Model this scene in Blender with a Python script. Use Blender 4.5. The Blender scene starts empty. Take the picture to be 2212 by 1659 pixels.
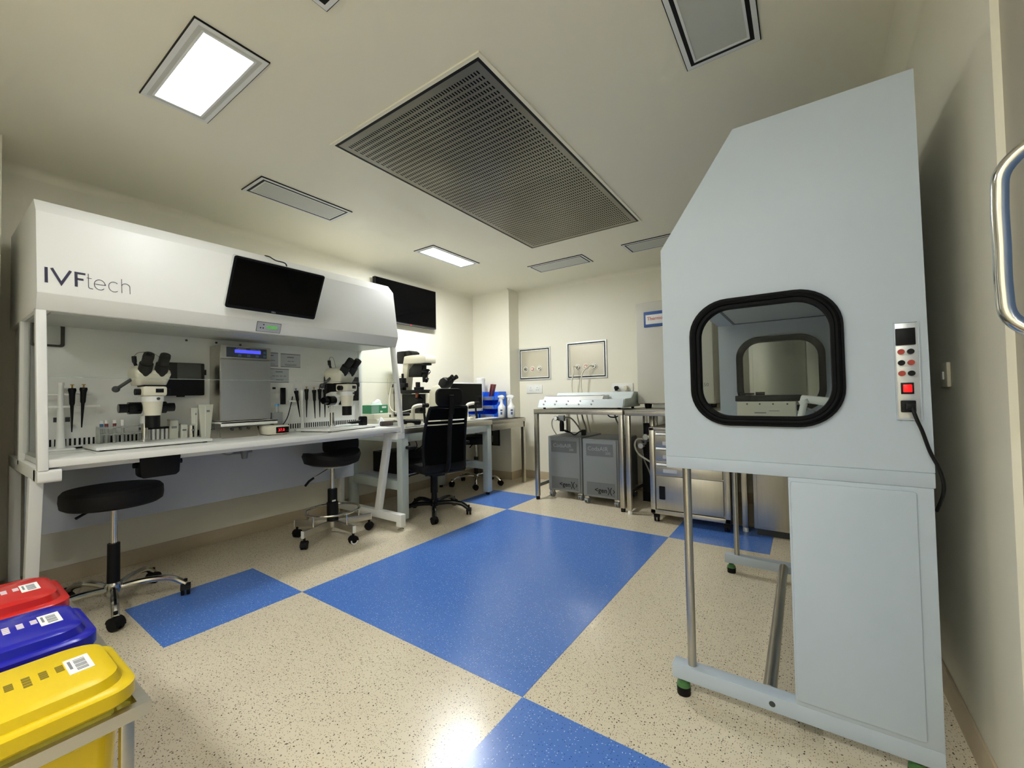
import bpy, bmesh, math, random
from mathutils import Vector, Matrix
random.seed(7)
R = math.radians
sc = bpy.context.scene
COL = sc.collection

# ------------------------------------------------------------------ camera
cam = bpy.data.cameras.new('camera')
cam.sensor_width = 36.0
cam.lens = 902.6 / 2212 * 36.0
cam.clip_start = 0.02
co = bpy.data.objects.new('camera', cam)
COL.objects.link(co)
yaw, pitch, roll = 0.609, 0.0262, -0.0185
fw = Vector((-math.sin(yaw) * math.cos(pitch), math.cos(yaw) * math.cos(pitch), math.sin(pitch)))
rt = Vector((math.cos(yaw), math.sin(yaw), 0))
up = rt.cross(fw)
rr = rt * math.cos(roll) + up * math.sin(roll)
uu = up * math.cos(roll) - rt * math.sin(roll)
co.matrix_world = Matrix(((rr.x, uu.x, -fw.x, 3.082), (rr.y, uu.y, -fw.y, 0.0), (rr.z, uu.z, -fw.z, 1.1), (0, 0, 0, 1)))
sc.camera = co

# ------------------------------------------------------------------ world, exposure
w = bpy.data.worlds.new('world'); sc.world = w; w.use_nodes = True
w.node_tree.nodes['Background'].inputs[0].default_value = (0.5, 0.52, 0.55, 1)
w.node_tree.nodes['Background'].inputs[1].default_value = 0.02
vs = sc.view_settings
vs.view_transform = 'Standard'; vs.look = 'None'; vs.gamma = 1.0; vs.use_curve_mapping = False
vs.exposure = 2.17
LAMP_NEAR, LAMP_MID, LAMP_REAR_FILL = 5.0, 30.0, 13.0      # brightness of the lit ceiling panels; the rear ones are added fill

cy = sc.cycles
cy.max_bounces = 7; cy.diffuse_bounces = 4; cy.glossy_bounces = 3; cy.transmission_bounces = 4; cy.transparent_max_bounces = 10
cy.use_adaptive_sampling = True; cy.adaptive_threshold = 0.06
cy.use_denoising = True

# ------------------------------------------------------------------ helpers
ORG = {}

def lin(c):
    c = c / 255.0
    return c / 12.92 if c <= 0.04045 else ((c + 0.055) / 1.055) ** 2.4

def rgb(r, g, b):
    return (lin(r), lin(g), lin(b), 1.0)

MATS = {}

def mat(name, col, rough=0.5, metal=0.0, var=0.04, nscale=6.0, bump=0.0, bscale=60.0, emit=0.0, alpha=None, stretch=None, coat=0.0, spec=0.5):
    if name in MATS:
        return MATS[name]
    m = bpy.data.materials.new(name); m.use_nodes = True
    nt = m.node_tree; p = nt.nodes['Principled BSDF']
    L = nt.links.new
    tc = nt.nodes.new('ShaderNodeTexCoord'); mp = nt.nodes.new('ShaderNodeMapping')
    L(tc.outputs['Object'], mp.inputs[0])
    if stretch:
        mp.inputs['Scale'].default_value = stretch
    nz = nt.nodes.new('ShaderNodeTexNoise'); nz.inputs['Scale'].default_value = nscale; nz.inputs['Detail'].default_value = 3
    L(mp.outputs[0], nz.inputs[0])
    mx = nt.nodes.new('ShaderNodeMix'); mx.data_type = 'RGBA'
    a = [max(0, v * (1 - var)) for v in col[:3]] + [1]; b = [min(1, v * (1 + var)) for v in col[:3]] + [1]
    mx.inputs[6].default_value = a; mx.inputs[7].default_value = b
    L(nz.outputs[0], mx.inputs[0]); L(mx.outputs[2], p.inputs['Base Color'])
    p.inputs['Roughness'].default_value = rough; p.inputs['Metallic'].default_value = metal
    p.inputs['Specular IOR Level'].default_value = spec
    p.inputs['Coat Weight'].default_value = coat
    if bump:
        n2 = nt.nodes.new('ShaderNodeTexNoise'); n2.inputs['Scale'].default_value = bscale
        L(mp.outputs[0], n2.inputs[0])
        bp = nt.nodes.new('ShaderNodeBump'); bp.inputs['Strength'].default_value = bump; bp.inputs['Distance'].default_value = 0.002
        L(n2.outputs[0], bp.inputs['Height']); L(bp.outputs[0], p.inputs['Normal'])
    if emit:
        L(mx.outputs[2], p.inputs['Emission Color']); p.inputs['Emission Strength'].default_value = emit
    MATS[name] = m
    return m

def glass(name, tint, refl=0.06, body=0.0, bodycol=(0.8, 0.85, 0.85, 1)):
    if name in MATS:
        return MATS[name]
    m = bpy.data.materials.new(name); m.use_nodes = True
    nt = m.node_tree; nt.nodes.clear(); L = nt.links.new
    out = nt.nodes.new('ShaderNodeOutputMaterial')
    tr = nt.nodes.new('ShaderNodeBsdfTransparent'); tr.inputs[0].default_value = tint
    gl = nt.nodes.new('ShaderNodeBsdfGlossy'); gl.inputs['Roughness'].default_value = 0.03
    lw = nt.nodes.new('ShaderNodeLayerWeight'); lw.inputs[0].default_value = 0.5
    pw = nt.nodes.new('ShaderNodeMath'); pw.operation = 'POWER'; pw.inputs[1].default_value = 5.0
    L(lw.outputs['Facing'], pw.inputs[0])
    fr = nt.nodes.new('ShaderNodeMath'); fr.operation = 'MULTIPLY_ADD'; fr.inputs[1].default_value = 0.6; fr.inputs[2].default_value = refl * 0.5
    L(pw.outputs[0], fr.inputs[0])
    nz = nt.nodes.new('ShaderNodeTexNoise'); nz.inputs['Scale'].default_value = 3.0
    rm = nt.nodes.new('ShaderNodeMath'); rm.operation = 'MULTIPLY_ADD'; rm.inputs[1].default_value = 0.02; rm.inputs[2].default_value = 0.02
    L(nz.outputs[0], rm.inputs[0]); L(rm.outputs[0], gl.inputs['Roughness'])
    mx = nt.nodes.new('ShaderNodeMixShader')
    L(fr.outputs[0], mx.inputs[0]); L(tr.outputs[0], mx.inputs[1]); L(gl.outputs[0], mx.inputs[2])
    last = mx
    if body:
        df = nt.nodes.new('ShaderNodeBsdfDiffuse'); df.inputs[0].default_value = bodycol
        m2 = nt.nodes.new('ShaderNodeMixShader'); m2.inputs[0].default_value = body
        L(mx.outputs[0], m2.inputs[1]); L(df.outputs[0], m2.inputs[2]); last = m2
    L(last.outputs[0], out.inputs[0])
    MATS[name] = m
    return m

def B():
    return bmesh.new()

def box(bm, x0, x1, y0, y1, z0, z1, bev=0.0, seg=2):
    r = bmesh.ops.create_cube(bm, size=1.0)
    vs_ = r['verts']
    for v in vs_:
        v.co = Vector(((x0 + x1) / 2 + v.co.x * (x1 - x0), (y0 + y1) / 2 + v.co.y * (y1 - y0), (z0 + z1) / 2 + v.co.z * (z1 - z0)))
    if bev:
        es = list({e for v in vs_ for e in v.link_edges})
        bmesh.ops.bevel(bm, geom=es, offset=bev, segments=seg, affect='EDGES', profile=0.5)
    return bm

def frame_of(d):
    d = d.normalized()
    a = Vector((0, 0, 1)) if abs(d.z) < 0.9 else Vector((1, 0, 0))
    u = d.cross(a).normalized(); v = d.cross(u).normalized()
    return u, v

def cyl(bm, p0, p1, r0, r1=None, n=20, caps=True):
    p0 = Vector(p0); p1 = Vector(p1); r1 = r0 if r1 is None else r1
    u, v = frame_of(p1 - p0)
    A = []; C = []
    for i in range(n):
        a = 2 * math.pi * i / n; d = u * math.cos(a) + v * math.sin(a)
        A.append(bm.verts.new(p0 + d * r0)); C.append(bm.verts.new(p1 + d * r1))
    for i in range(n):
        j = (i + 1) % n
        bm.faces.new((A[i], A[j], C[j], C[i]))
    if caps:
        bm.faces.new(A[::-1]); bm.faces.new(C)
    return bm

def spline(pts, k=6):
    pts = [Vector(p) for p in pts]
    out = []
    for i in range(len(pts) - 1):
        p0 = pts[max(i - 1, 0)]; p1 = pts[i]; p2 = pts[i + 1]; p3 = pts[min(i + 2, len(pts) - 1)]
        for s in range(k):
            t = s / k
            out.append(0.5 * ((2 * p1) + (p2 - p0) * t + (2 * p0 - 5 * p1 + 4 * p2 - p3) * t * t + (3 * p1 - p0 - 3 * p2 + p3) * t ** 3))
    out.append(pts[-1])
    return out

def tube(bm, pts, r, n=8, closed=False, radii=None):
    pts = [Vector(p) for p in pts]
    rings = []
    m = len(pts)
    prev = None
    for i, p in enumerate(pts):
        if closed:
            d = pts[(i + 1) % m] - pts[i - 1]
        else:
            d = pts[min(i + 1, m - 1)] - pts[max(i - 1, 0)]
        d.normalize()
        if prev is None:
            u, v = frame_of(d)
        else:
            u = prev - d * prev.dot(d)
            if u.length < 1e-6:
                u, v = frame_of(d)
            u.normalize(); v = d.cross(u)
        prev = u
        q = r if radii is None else radii[i]
        rings.append([bm.verts.new(p + (u * math.cos(2 * math.pi * k / n) + v * math.sin(2 * math.pi * k / n)) * q) for k in range(n)])
    rng = range(m if closed else m - 1)
    for i in rng:
        a = rings[i]; b = rings[(i + 1) % m]
        for k in range(n):
            j = (k + 1) % n
            bm.faces.new((a[k], a[j], b[j], b[k]))
    if not closed:
        bm.faces.new(rings[0][::-1]); bm.faces.new(rings[-1])
    return bm

def P3(axis, a, b, c):
    return {'x': Vector((c, a, b)), 'y': Vector((a, c, b)), 'z': Vector((a, b, c))}[axis]

def prism(bm, poly, axis, a0, a1, bev=0.0):
    A = [bm.verts.new(P3(axis, p[0], p[1], a0)) for p in poly]
    C = [bm.verts.new(P3(axis, p[0], p[1], a1)) for p in poly]
    n = len(poly)
    fs = [bm.faces.new(A), bm.faces.new(C)]
    for i in range(n):
        j = (i + 1) % n
        fs.append(bm.faces.new((A[i], A[j], C[j], C[i])))
    bmesh.ops.recalc_face_normals(bm, faces=fs)
    if bev:
        es = list({e for f in fs for e in f.edges})
        bmesh.ops.bevel(bm, geom=es, offset=bev, segments=2, affect='EDGES', profile=0.5)
    return bm

def rrect(a0, a1, b0, b1, r, n=6):
    out = []
    for (ca, cb, s) in ((a1 - r, b1 - r, 0), (a0 + r, b1 - r, 90), (a0 + r, b0 + r, 180), (a1 - r, b0 + r, 270)):
        for i in range(n + 1):
            t = R(s + 90 * i / n)
            out.append((ca + r * math.cos(t), cb + r * math.sin(t)))
    return out

def ring(bm, outer, inner, axis, a0, a1):
    n = len(outer)
    V = [[bm.verts.new(P3(axis, p[0], p[1], a)) for p in lp] for lp in (outer, inner) for a in (a0, a1)]
    oa, ob, ia, ib = V
    fs = []
    for i in range(n):
        j = (i + 1) % n
        fs += [bm.faces.new((oa[i], oa[j], ob[j], ob[i])), bm.faces.new((ia[i], ib[i], ib[j], ia[j])),
               bm.faces.new((oa[i], ia[i], ia[j], oa[j])), bm.faces.new((ob[i], ob[j], ib[j], ib[i]))]
    bmesh.ops.recalc_face_normals(bm, faces=fs)
    return bm

def rectp(a0, a1, b0, b1):
    return [(a1, b1), (a0, b1), (a0, b0), (a1, b0)]

def rframe(bm, a0, a1, b0, b1, wd, axis, c0, c1):
    return ring(bm, rectp(a0, a1, b0, b1), rectp(a0 + wd, a1 - wd, b0 + wd, b1 - wd), axis, c0, c1)

def holed(bm, outer, hole, axis, a0, a1):
    fs = []
    loops = []
    for a in (a0, a1):
        es = []
        lv = []
        for lp in (outer, hole):
            vv = [bm.verts.new(P3(axis, p[0], p[1], a)) for p in lp]
            lv.append(vv)
            es += [bm.edges.new((vv[i], vv[(i + 1) % len(vv)])) for i in range(len(vv))]
        g = bmesh.ops.triangle_fill(bm, edges=es, use_beauty=True)
        fs += [f for f in g['geom'] if isinstance(f, bmesh.types.BMFace)]
        loops.append(lv)
    for k in (0, 1):
        A = loops[0][k]; C = loops[1][k]; n = len(A)
        for i in range(n):
            j = (i + 1) % n
            fs.append(bm.faces.new((A[i], A[j], C[j], C[i])))
    bmesh.ops.recalc_face_normals(bm, faces=fs)
    return bm

def lathe(bm, prof, c, n=28, axis='z'):
    c = Vector(c)
    def pt(r, h, a):
        x = r * math.cos(a); y = r * math.sin(a)
        return c + {'z': Vector((x, y, h)), 'x': Vector((h, x, y)), 'y': Vector((y, h, x))}[axis]
    rings = []
    for r, h in prof:
        if r < 1e-5:
            rings.append([bm.verts.new(pt(0, h, 0))])
        else:
            rings.append([bm.verts.new(pt(r, h, 2 * math.pi * i / n)) for i in range(n)])
    fs = []
    for a, b in zip(rings, rings[1:]):
        for i in range(n):
            j = (i + 1) % n
            if len(a) == 1 and len(b) == 1:
                continue
            if len(a) == 1:
                fs.append(bm.faces.new((a[0], b[j], b[i])))
            elif len(b) == 1:
                fs.append(bm.faces.new((a[i], a[j], b[0])))
            else:
                fs.append(bm.faces.new((a[i], a[j], b[j], b[i])))
    if len(rings[0]) > 1:
        fs.append(bm.faces.new(rings[0][::-1]))
    if len(rings[-1]) > 1:
        fs.append(bm.faces.new(rings[-1]))
    bmesh.ops.recalc_face_normals(bm, faces=fs)
    return bm

def ball(bm, c, rx, ry=None, rz=None, n=16):
    ry = rx if ry is None else ry; rz = rx if rz is None else rz
    g = bmesh.ops.create_uvsphere(bm, u_segments=n, v_segments=n // 2, radius=1.0)
    for v in g['verts']:
        v.co = Vector((c[0] + v.co.x * rx, c[1] + v.co.y * ry, c[2] + v.co.z * rz))
    return bm

def xform(bm, M):
    bmesh.ops.transform(bm, matrix=M, verts=bm.verts[:])
    return bm

def strip(bm, pts, wd, O, U, V, th=0.0008):
    """flat stroke lettering: 2-D polyline in the plane O + u*U + v*V, thickness th along U x V"""
    N = U.cross(V).normalized()
    n = len(pts)
    prev = None
    Lq = []
    for i, p in enumerate(pts):
        a = Vector(pts[max(i - 1, 0)]); b = Vector(pts[min(i + 1, n - 1)])
        d = (b - a)
        if d.length < 1e-9:
            d = Vector((1, 0))
        d.normalize(); nrm = Vector((-d.y, d.x))
        if 0 < i < n - 1:
            d1 = (Vector(p) - a).normalized(); n1 = Vector((-d1.y, d1.x)); k = 1 / max(0.35, nrm.dot(n1))
        else:
            k = 1
        l = Vector(p) + nrm * wd * 0.5 * k; r_ = Vector(p) - nrm * wd * 0.5 * k
        Lq.append([bm.verts.new(O + U * q.x + V * q.y + N * h) for h in (0, th) for q in (l, r_)])
    for a, b in zip(Lq, Lq[1:]):
        for i, j in ((0, 1), (3, 2), (2, 0), (1, 3)):
            bm.faces.new((a[i], a[j], b[j], b[i]))
    bm.faces.new((Lq[0][0], Lq[0][2], Lq[0][3], Lq[0][1])); bm.faces.new((Lq[-1][1], Lq[-1][3], Lq[-1][2], Lq[-1][0]))
    bmesh.ops.recalc_face_normals(bm, faces=bm.faces[:])
    return bm

def arc2(cx, cy, rx, ry, a0, a1, n=14):
    return [(cx + rx * math.cos(R(a0 + (a1 - a0) * i / n)), cy + ry * math.sin(R(a0 + (a1 - a0) * i / n))) for i in range(n + 1)]

def loft(bm, secs):
    rows = [[bm.verts.new((p[0], p[1], z)) for p in pts] for (pts, z) in secs]
    n = len(rows[0]); fs = [bm.faces.new(rows[0][::-1]), bm.faces.new(rows[-1])]
    for a, c in zip(rows, rows[1:]):
        for i in range(n):
            fs.append(bm.faces.new((a[i], a[(i + 1) % n], c[(i + 1) % n], c[i])))
    bmesh.ops.recalc_face_normals(bm, faces=fs)
    return bm

def text_bm(s, size, O, U, V, ext=0.0006, bold=0.0):
    cu = bpy.data.curves.new('t', 'FONT'); cu.body = s; cu.size = size; cu.extrude = ext; cu.offset = bold * size
    cu.align_x = 'CENTER'; cu.align_y = 'CENTER'; cu.resolution_u = 3
    o = bpy.data.objects.new('t', cu); COL.objects.link(o)
    dg = bpy.context.evaluated_depsgraph_get(); me = bpy.data.meshes.new_from_object(o.evaluated_get(dg))
    bm = B(); bm.from_mesh(me)
    bpy.data.objects.remove(o); bpy.data.curves.remove(cu); bpy.data.meshes.remove(me)
    N = U.cross(V).normalized()
    xform(bm, Matrix(((U.x, V.x, N.x, O.x), (U.y, V.y, N.y, O.y), (U.z, V.z, N.z, O.z), (0, 0, 0, 1))))
    return bm

def mk(name, bm, m, org=(0, 0, 0), sharp=35):
    me = bpy.data.meshes.new(name)
    bmesh.ops.translate(bm, verts=bm.verts[:], vec=-Vector(org))
    bm.normal_update()
    bm.to_mesh(me); bm.free()
    me.materials.append(m)
    for p in me.polygons:
        p.use_smooth = True
    me.set_sharp_from_angle(angle=R(sharp))
    o = bpy.data.objects.new(name, me); COL.objects.link(o)
    return o

def struct(name, bm, m, parent=None):
    o = mk(name, bm, m); o['kind'] = 'structure'; ORG[o.name] = (0, 0, 0)
    if parent:
        o.parent = parent
        del o['kind']
    return o

def thing(name, label, cat, loc=(0, 0, 0), group=None):
    o = bpy.data.objects.new(name, None); COL.objects.link(o)
    o.empty_display_size = 0.05
    o.location = loc; o['label'] = label; o['category'] = cat
    if group:
        o['group'] = group
    ORG[o.name] = tuple(loc)
    return o

def part(parent, name, bm, m, label=None, kind=None):
    o = mk(name, bm, m, ORG[parent.name]); o.parent = parent; ORG[o.name] = ORG[parent.name]
    if label:
        o['label'] = label
    if kind:
        o['kind'] = kind
    return o

def single(name, label, cat, bm, m, group=None):
    cs = [v.co for v in bm.verts]
    c = ((min(v.x for v in cs) + max(v.x for v in cs)) / 2, (min(v.y for v in cs) + max(v.y for v in cs)) / 2, min(v.z for v in cs))
    o = mk(name, bm, m, c); o.location = c; ORG[o.name] = c
    o['label'] = label; o['category'] = cat
    if group:
        o['group'] = group
    return o

def copy_tree(o, parent=None):
    c = o.copy(); COL.objects.link(c)
    if parent:
        c.parent = parent; c.matrix_parent_inverse = o.matrix_parent_inverse.copy()
    for ch in [x for x in bpy.data.objects if x.parent == o]:
        copy_tree(ch, c)
    return c

# ------------------------------------------------------------------ materials
def speckled(name, base, specs, rough, bands):
    m = bpy.data.materials.new(name); m.use_nodes = True
    nt = m.node_tree; p = nt.nodes['Principled BSDF']; L = nt.links.new
    tc = nt.nodes.new('ShaderNodeTexCoord')
    nz = nt.nodes.new('ShaderNodeTexNoise'); nz.inputs['Scale'].default_value = 2.2; nz.inputs['Detail'].default_value = 6
    L(tc.outputs['Object'], nz.inputs[0])
    mx = nt.nodes.new('ShaderNodeMix'); mx.data_type = 'RGBA'
    mx.inputs[6].default_value = [v * 0.93 for v in base[:3]] + [1]; mx.inputs[7].default_value = [min(1, v * 1.06) for v in base[:3]] + [1]
    L(nz.outputs[0], mx.inputs[0]); cur = mx.outputs[2]
    for (colr, scale, thr, keep, off) in specs:
        mp = nt.nodes.new('ShaderNodeMapping'); mp.inputs['Location'].default_value = (off, off * 1.7, 0.013)
        L(tc.outputs['Object'], mp.inputs[0])
        wn = nt.nodes.new('ShaderNodeTexNoise'); wn.inputs['Scale'].default_value = scale * 1.5
        L(mp.outputs[0], wn.inputs[0])
        ad = nt.nodes.new('ShaderNodeVectorMath'); ad.operation = 'MULTIPLY_ADD'
        L(wn.outputs['Color'], ad.inputs[0]); ad.inputs[1].default_value = (0.7 / scale,) * 3; L(mp.outputs[0], ad.inputs[2])
        vo = nt.nodes.new('ShaderNodeTexVoronoi'); vo.voronoi_dimensions = '2D'; vo.inputs['Scale'].default_value = scale
        L(ad.outputs[0], vo.inputs['Vector'])
        lt = nt.nodes.new('ShaderNodeMath'); lt.operation = 'LESS_THAN'; lt.inputs[1].default_value = thr
        L(vo.outputs['Distance'], lt.inputs[0])
        sp = nt.nodes.new('ShaderNodeSeparateColor'); L(vo.outputs['Color'], sp.inputs[0])
        gt = nt.nodes.new('ShaderNodeMath'); gt.operation = 'LESS_THAN'; gt.inputs[1].default_value = keep
        L(sp.outputs[0], gt.inputs[0])
        mu = nt.nodes.new('ShaderNodeMath'); mu.operation = 'MULTIPLY'; L(lt.outputs[0], mu.inputs[0]); L(gt.outputs[0], mu.inputs[1])
        m2 = nt.nodes.new('ShaderNodeMix'); m2.data_type = 'RGBA'; m2.inputs[7].default_value = colr
        L(mu.outputs[0], m2.inputs[0]); L(cur, m2.inputs[6]); cur = m2.outputs[2]
    L(cur, p.inputs['Base Color'])
    rn = nt.nodes.new('ShaderNodeTexNoise'); rn.inputs['Scale'].default_value = 5.0; rn.inputs['Detail'].default_value = 4
    L(tc.outputs['Object'], rn.inputs[0])
    rm = nt.nodes.new('ShaderNodeMapRange'); rm.inputs['To Min'].default_value = rough - 0.06; rm.inputs['To Max'].default_value = rough + 0.08
    L(rn.outputs[0], rm.inputs[0]); L(rm.outputs[0], p.inputs['Roughness'])
    bp = nt.nodes.new('ShaderNodeBump'); bp.inputs['Strength'].default_value = bands; bp.inputs['Distance'].default_value = 0.003
    b2 = nt.nodes.new('ShaderNodeTexNoise'); b2.inputs['Scale'].default_value = 9.0; L(tc.outputs['Object'], b2.inputs[0])
    L(b2.outputs[0], bp.inputs['Height'])
    if bands:
        L(bp.outputs[0], p.inputs['Normal'])
    MATS[name] = m
    return m

M_FLOOR = speckled('beige_vinyl', rgb(224, 212, 184), [
    (rgb(58, 50, 44), 76, 0.15, 0.30, 0.0), (rgb(140, 124, 102), 150, 0.2, 0.4, 3.1), (rgb(168, 130, 112), 90, 0.16, 0.10, 5.3)], 0.22, 0)
M_BLUE = speckled('blue_vinyl', rgb(84, 128, 205), [
    (rgb(44, 72, 136), 95, 0.15, 0.35, 1.0), (rgb(176, 204, 240), 92, 0.15, 0.26, 4.1)], 0.22, 0)
M_WALL = mat('cream_wall', rgb(236, 232, 214), 0.5, var=0.02, nscale=1.5)
M_CEIL = mat('cream_ceiling', rgb(238, 234, 214), 0.5, var=0.015, nscale=1.2)
M_SKIRT = mat('skirting_vinyl', rgb(190, 174, 146), 0.35, var=0.05, nscale=90)
M_FRAME = mat('door_frame_grey', rgb(178, 172, 155), 0.5, var=0.02)
M_DOOR = mat('blue_door', rgb(120, 150, 200), 0.4, var=0.02)
M_STEEL = mat('brushed_steel', rgb(190, 186, 174), 0.3, 1.0, var=0.08, nscale=3, stretch=(2, 2, 30))
M_STEELH = mat('brushed_steel_flat', rgb(196, 192, 180), 0.36, 1.0, var=0.08, nscale=3, stretch=(20, 2, 2))
M_CHROME = mat('chrome', rgb(210, 208, 200), 0.14, 1.0, var=0.03)
M_WHITE = mat('white_powder_coat', rgb(238, 238, 232), 0.4, var=0.015)
M_WHITE2 = mat('white_plastic', rgb(236, 236, 230), 0.4, var=0.015)
M_SHELLW = mat('cool_white_sheet', rgb(182, 193, 201), 0.42, var=0.015, bump=0.06, bscale=400)
M_BLUEGREY = mat('blue_grey_panel', rgb(176, 180, 186), 0.5, var=0.02)
M_TEAL = mat('pale_green_grey_paint', rgb(196, 206, 200), 0.45, var=0.02)
M_BLACK = mat('black_plastic', rgb(13, 13, 13), 0.5, var=0.1, spec=0.25)
M_BLACKG = mat('black_glossy', rgb(10, 11, 12), 0.16, var=0.05, spec=0.35)
M_RUBBER = mat('black_rubber', rgb(14, 13, 13), 0.6, var=0.1, spec=0.2)
M_GASKET = mat('window_rubber', rgb(7, 7, 7), 0.55, var=0.1, spec=0.12)
M_LEATH = mat('black_leatherette', rgb(15, 14, 14), 0.55, var=0.1, bump=0.15, bscale=300, spec=0.25)
M_MESHK = mat('black_mesh_fabric', rgb(14, 14, 15), 0.8, var=0.2, nscale=200, spec=0.15)
M_DKGREY = mat('dark_grey_plastic', rgb(62, 64, 62), 0.5, var=0.05)
M_GREYMET = mat('grey_cabinet_paint', rgb(128, 132, 132), 0.45, var=0.02)
M_GREYMET2 = mat('grey_perforated_paint', rgb(104, 107, 107), 0.5, var=0.15, nscale=260)
M_IVORY = mat('ivory_plastic', rgb(226, 221, 200), 0.42, var=0.015)
M_SCREEN = mat('dark_screen', rgb(4, 4, 5), 0.08, var=0.05, spec=0.12)
M_ALU = mat('aluminium', rgb(214, 216, 214), 0.35, 0.6, var=0.03)
M_FLANGE = mat('white_flange', rgb(226, 228, 226), 0.4, var=0.01)
M_DIFF = mat('unlit_diffuser', rgb(196, 198, 190), 0.4, var=0.02)
M_LIT = {k: mat('lit_diffuser_' + k, (0.95, 0.975, 1.0, 1), 0.5, var=0.0, emit=e) for k, e in (('near', LAMP_NEAR), ('mid', LAMP_MID), ('rear_fill', LAMP_REAR_FILL))}
M_DARK = mat('dark_void', rgb(16, 16, 15), 0.8, var=0.05, spec=0.1)
M_GLASS = glass('clear_glass', (0.972, 0.982, 0.976, 1), refl=0.04)
M_WGLASS = glass('window_pane', (0.86, 0.88, 0.87, 1), refl=0.02)
M_CLEARP = glass('clear_plastic', (0.8, 0.82, 0.8, 1), body=0.35, bodycol=(0.75, 0.77, 0.72, 1))
M_SASHE = glass('sash_polished_edge', (0.86, 0.92, 0.88, 1), refl=0.3, body=0.1, bodycol=(0.7, 0.8, 0.74, 1))
M_GEDGE = mat('glass_edge', rgb(206, 226, 216), 0.15, var=0.02)
M_PAPER = mat('paper', rgb(196, 199, 200), 0.7, var=0.02)
M_INK = mat('black_ink', rgb(40, 40, 42), 0.6, var=0.05)
M_INKGREY = mat('grey_ink', rgb(120, 122, 126), 0.6, var=0.05)
M_NAVY = mat('navy_ink', rgb(36, 30, 62), 0.5, var=0.05)
M_YEL = mat('yellow_plastic', rgb(224, 192, 8), 0.3, var=0.02)
M_RED = mat('red_plastic', rgb(190, 28, 24), 0.22, var=0.02)
M_BLU = mat('blue_plastic', rgb(26, 26, 160), 0.2, var=0.02)
M_BINBLUE = mat('bright_blue_plastic', rgb(36, 116, 252), 0.35, var=0.03)
M_GREEN = mat('green_carton', rgb(34, 130, 84), 0.6, var=0.04)
M_FOOTG = mat('green_rubber', rgb(70, 118, 62), 0.35, var=0.05)
M_BROWN = mat('dark_brown_plastic', rgb(66, 54, 46), 0.45, var=0.05)
M_MAROON = mat('maroon_card', rgb(132, 62, 58), 0.6, var=0.05)
M_REDLED = mat('red_led', rgb(255, 30, 40), 0.4, var=0.02, emit=0.55)
M_REDSW = mat('red_lit_switch', rgb(240, 20, 20), 0.3, var=0.02, emit=0.2)
M_BLUELCD = mat('blue_lcd', rgb(70, 74, 255), 0.4, var=0.06, nscale=30, emit=0.3)
M_GRNLCD = mat('green_lcd', rgb(110, 200, 96), 0.4, var=0.1, nscale=40, emit=0.05)
M_TISSUE = mat('tissue', rgb(240, 240, 238), 0.8, var=0.02)
M_HOSE = mat('white_hose', rgb(226, 222, 204), 0.4, var=0.03)
M_HOSEG = mat('grey_hose', rgb(150, 148, 134), 0.45, var=0.03)
M_BEIGEST = mat('beige_steel_plate', rgb(204, 198, 180), 0.3, 0.55, var=0.05, nscale=4)
M_ORANGE = mat('amber_filter', rgb(150, 70, 30), 0.4, var=0.05)
M_BAG = glass('bin_bag', (0.5, 0.52, 0.5, 1), body=0.45, bodycol=(0.1, 0.11, 0.1, 1))
M_YBAG = glass('yellow_bin_bag', (0.9, 0.86, 0.35, 1), body=0.55, bodycol=(0.62, 0.56, 0.08, 1))
M_BLUELAB = mat('blue_label', rgb(64, 96, 158), 0.4, var=0.03)
M_REDINK = mat('red_ink', rgb(205, 90, 84), 0.5, var=0.03)
M_COPPER = mat('pink_ring', rgb(212, 168, 148), 0.4, var=0.03)
M_INCUB = mat('incubator_paint', rgb(206, 204, 190), 0.45, var=0.015)

# ------------------------------------------------------------------ room shell
XL, XR, YB, YN, ZC = -0.68, 3.47, 4.69, -1.7, 2.5
floor = struct('floor', box(B(), XL - .1, XR + .25, YN - .1, YB + .1, -0.1, 0.0), M_FLOOR)
xa, xb, ya, yb = 0.704, 2.209, 1.281, 3.288
for (x0, x1, y0, y1) in ((xa, xb, ya, yb), (0.1, xa, 0.652, ya), (0.1, xa, yb, 3.876), (xb, 2.863, yb, 3.876), (xb, 2.863, 0.652, ya)):
    struct('blue_floor_tile', box(B(), x0, x1, y0, y1, -0.004, 0.0012), M_BLUE, floor)
ceil = struct('ceiling', box(B(), XL - .1, XR + .25, YN - .1, YB + .1, ZC, ZC + .1), M_CEIL)
struct('wall_left', box(B(), XL - .1, XL, YN - .1, YB + .1, 0, ZC), M_WALL)
struct('wall_back', box(B(), XL, XR + .25, YB, YB + .1, 0, ZC), M_WALL)
struct('wall_near', box(B(), XL, XR + .25, YN - .1, YN, 0, ZC), M_WALL)
# right wall with a door opening between y=.30 and y=1.45
struct('wall_right', box(B(), XR, XR + .12, 1.45, YB, 0, ZC), M_WALL)
struct('wall_right_near', box(B(), XR, XR + .12, YN, 0.18, 0, ZC), M_WALL)
struct('wall_right_lintel', box(B(), XR, XR + .12, 0.18, 1.45, 2.12, ZC), M_WALL)
struct('wall_column', box(B(), XL, -0.062, 4.465, YB, 0, ZC), M_WALL)
struct('wall_pillar', box(B(), XL, -0.29, -.3, 0.250, 0, ZC), M_WALL)
struct('wall_near_light_baffle', box(B(), -.29, 1.0, -.36, -.26, 0, ZC), M_WALL)  # unseen partition, added to keep the rear panels' light off the left side
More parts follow.
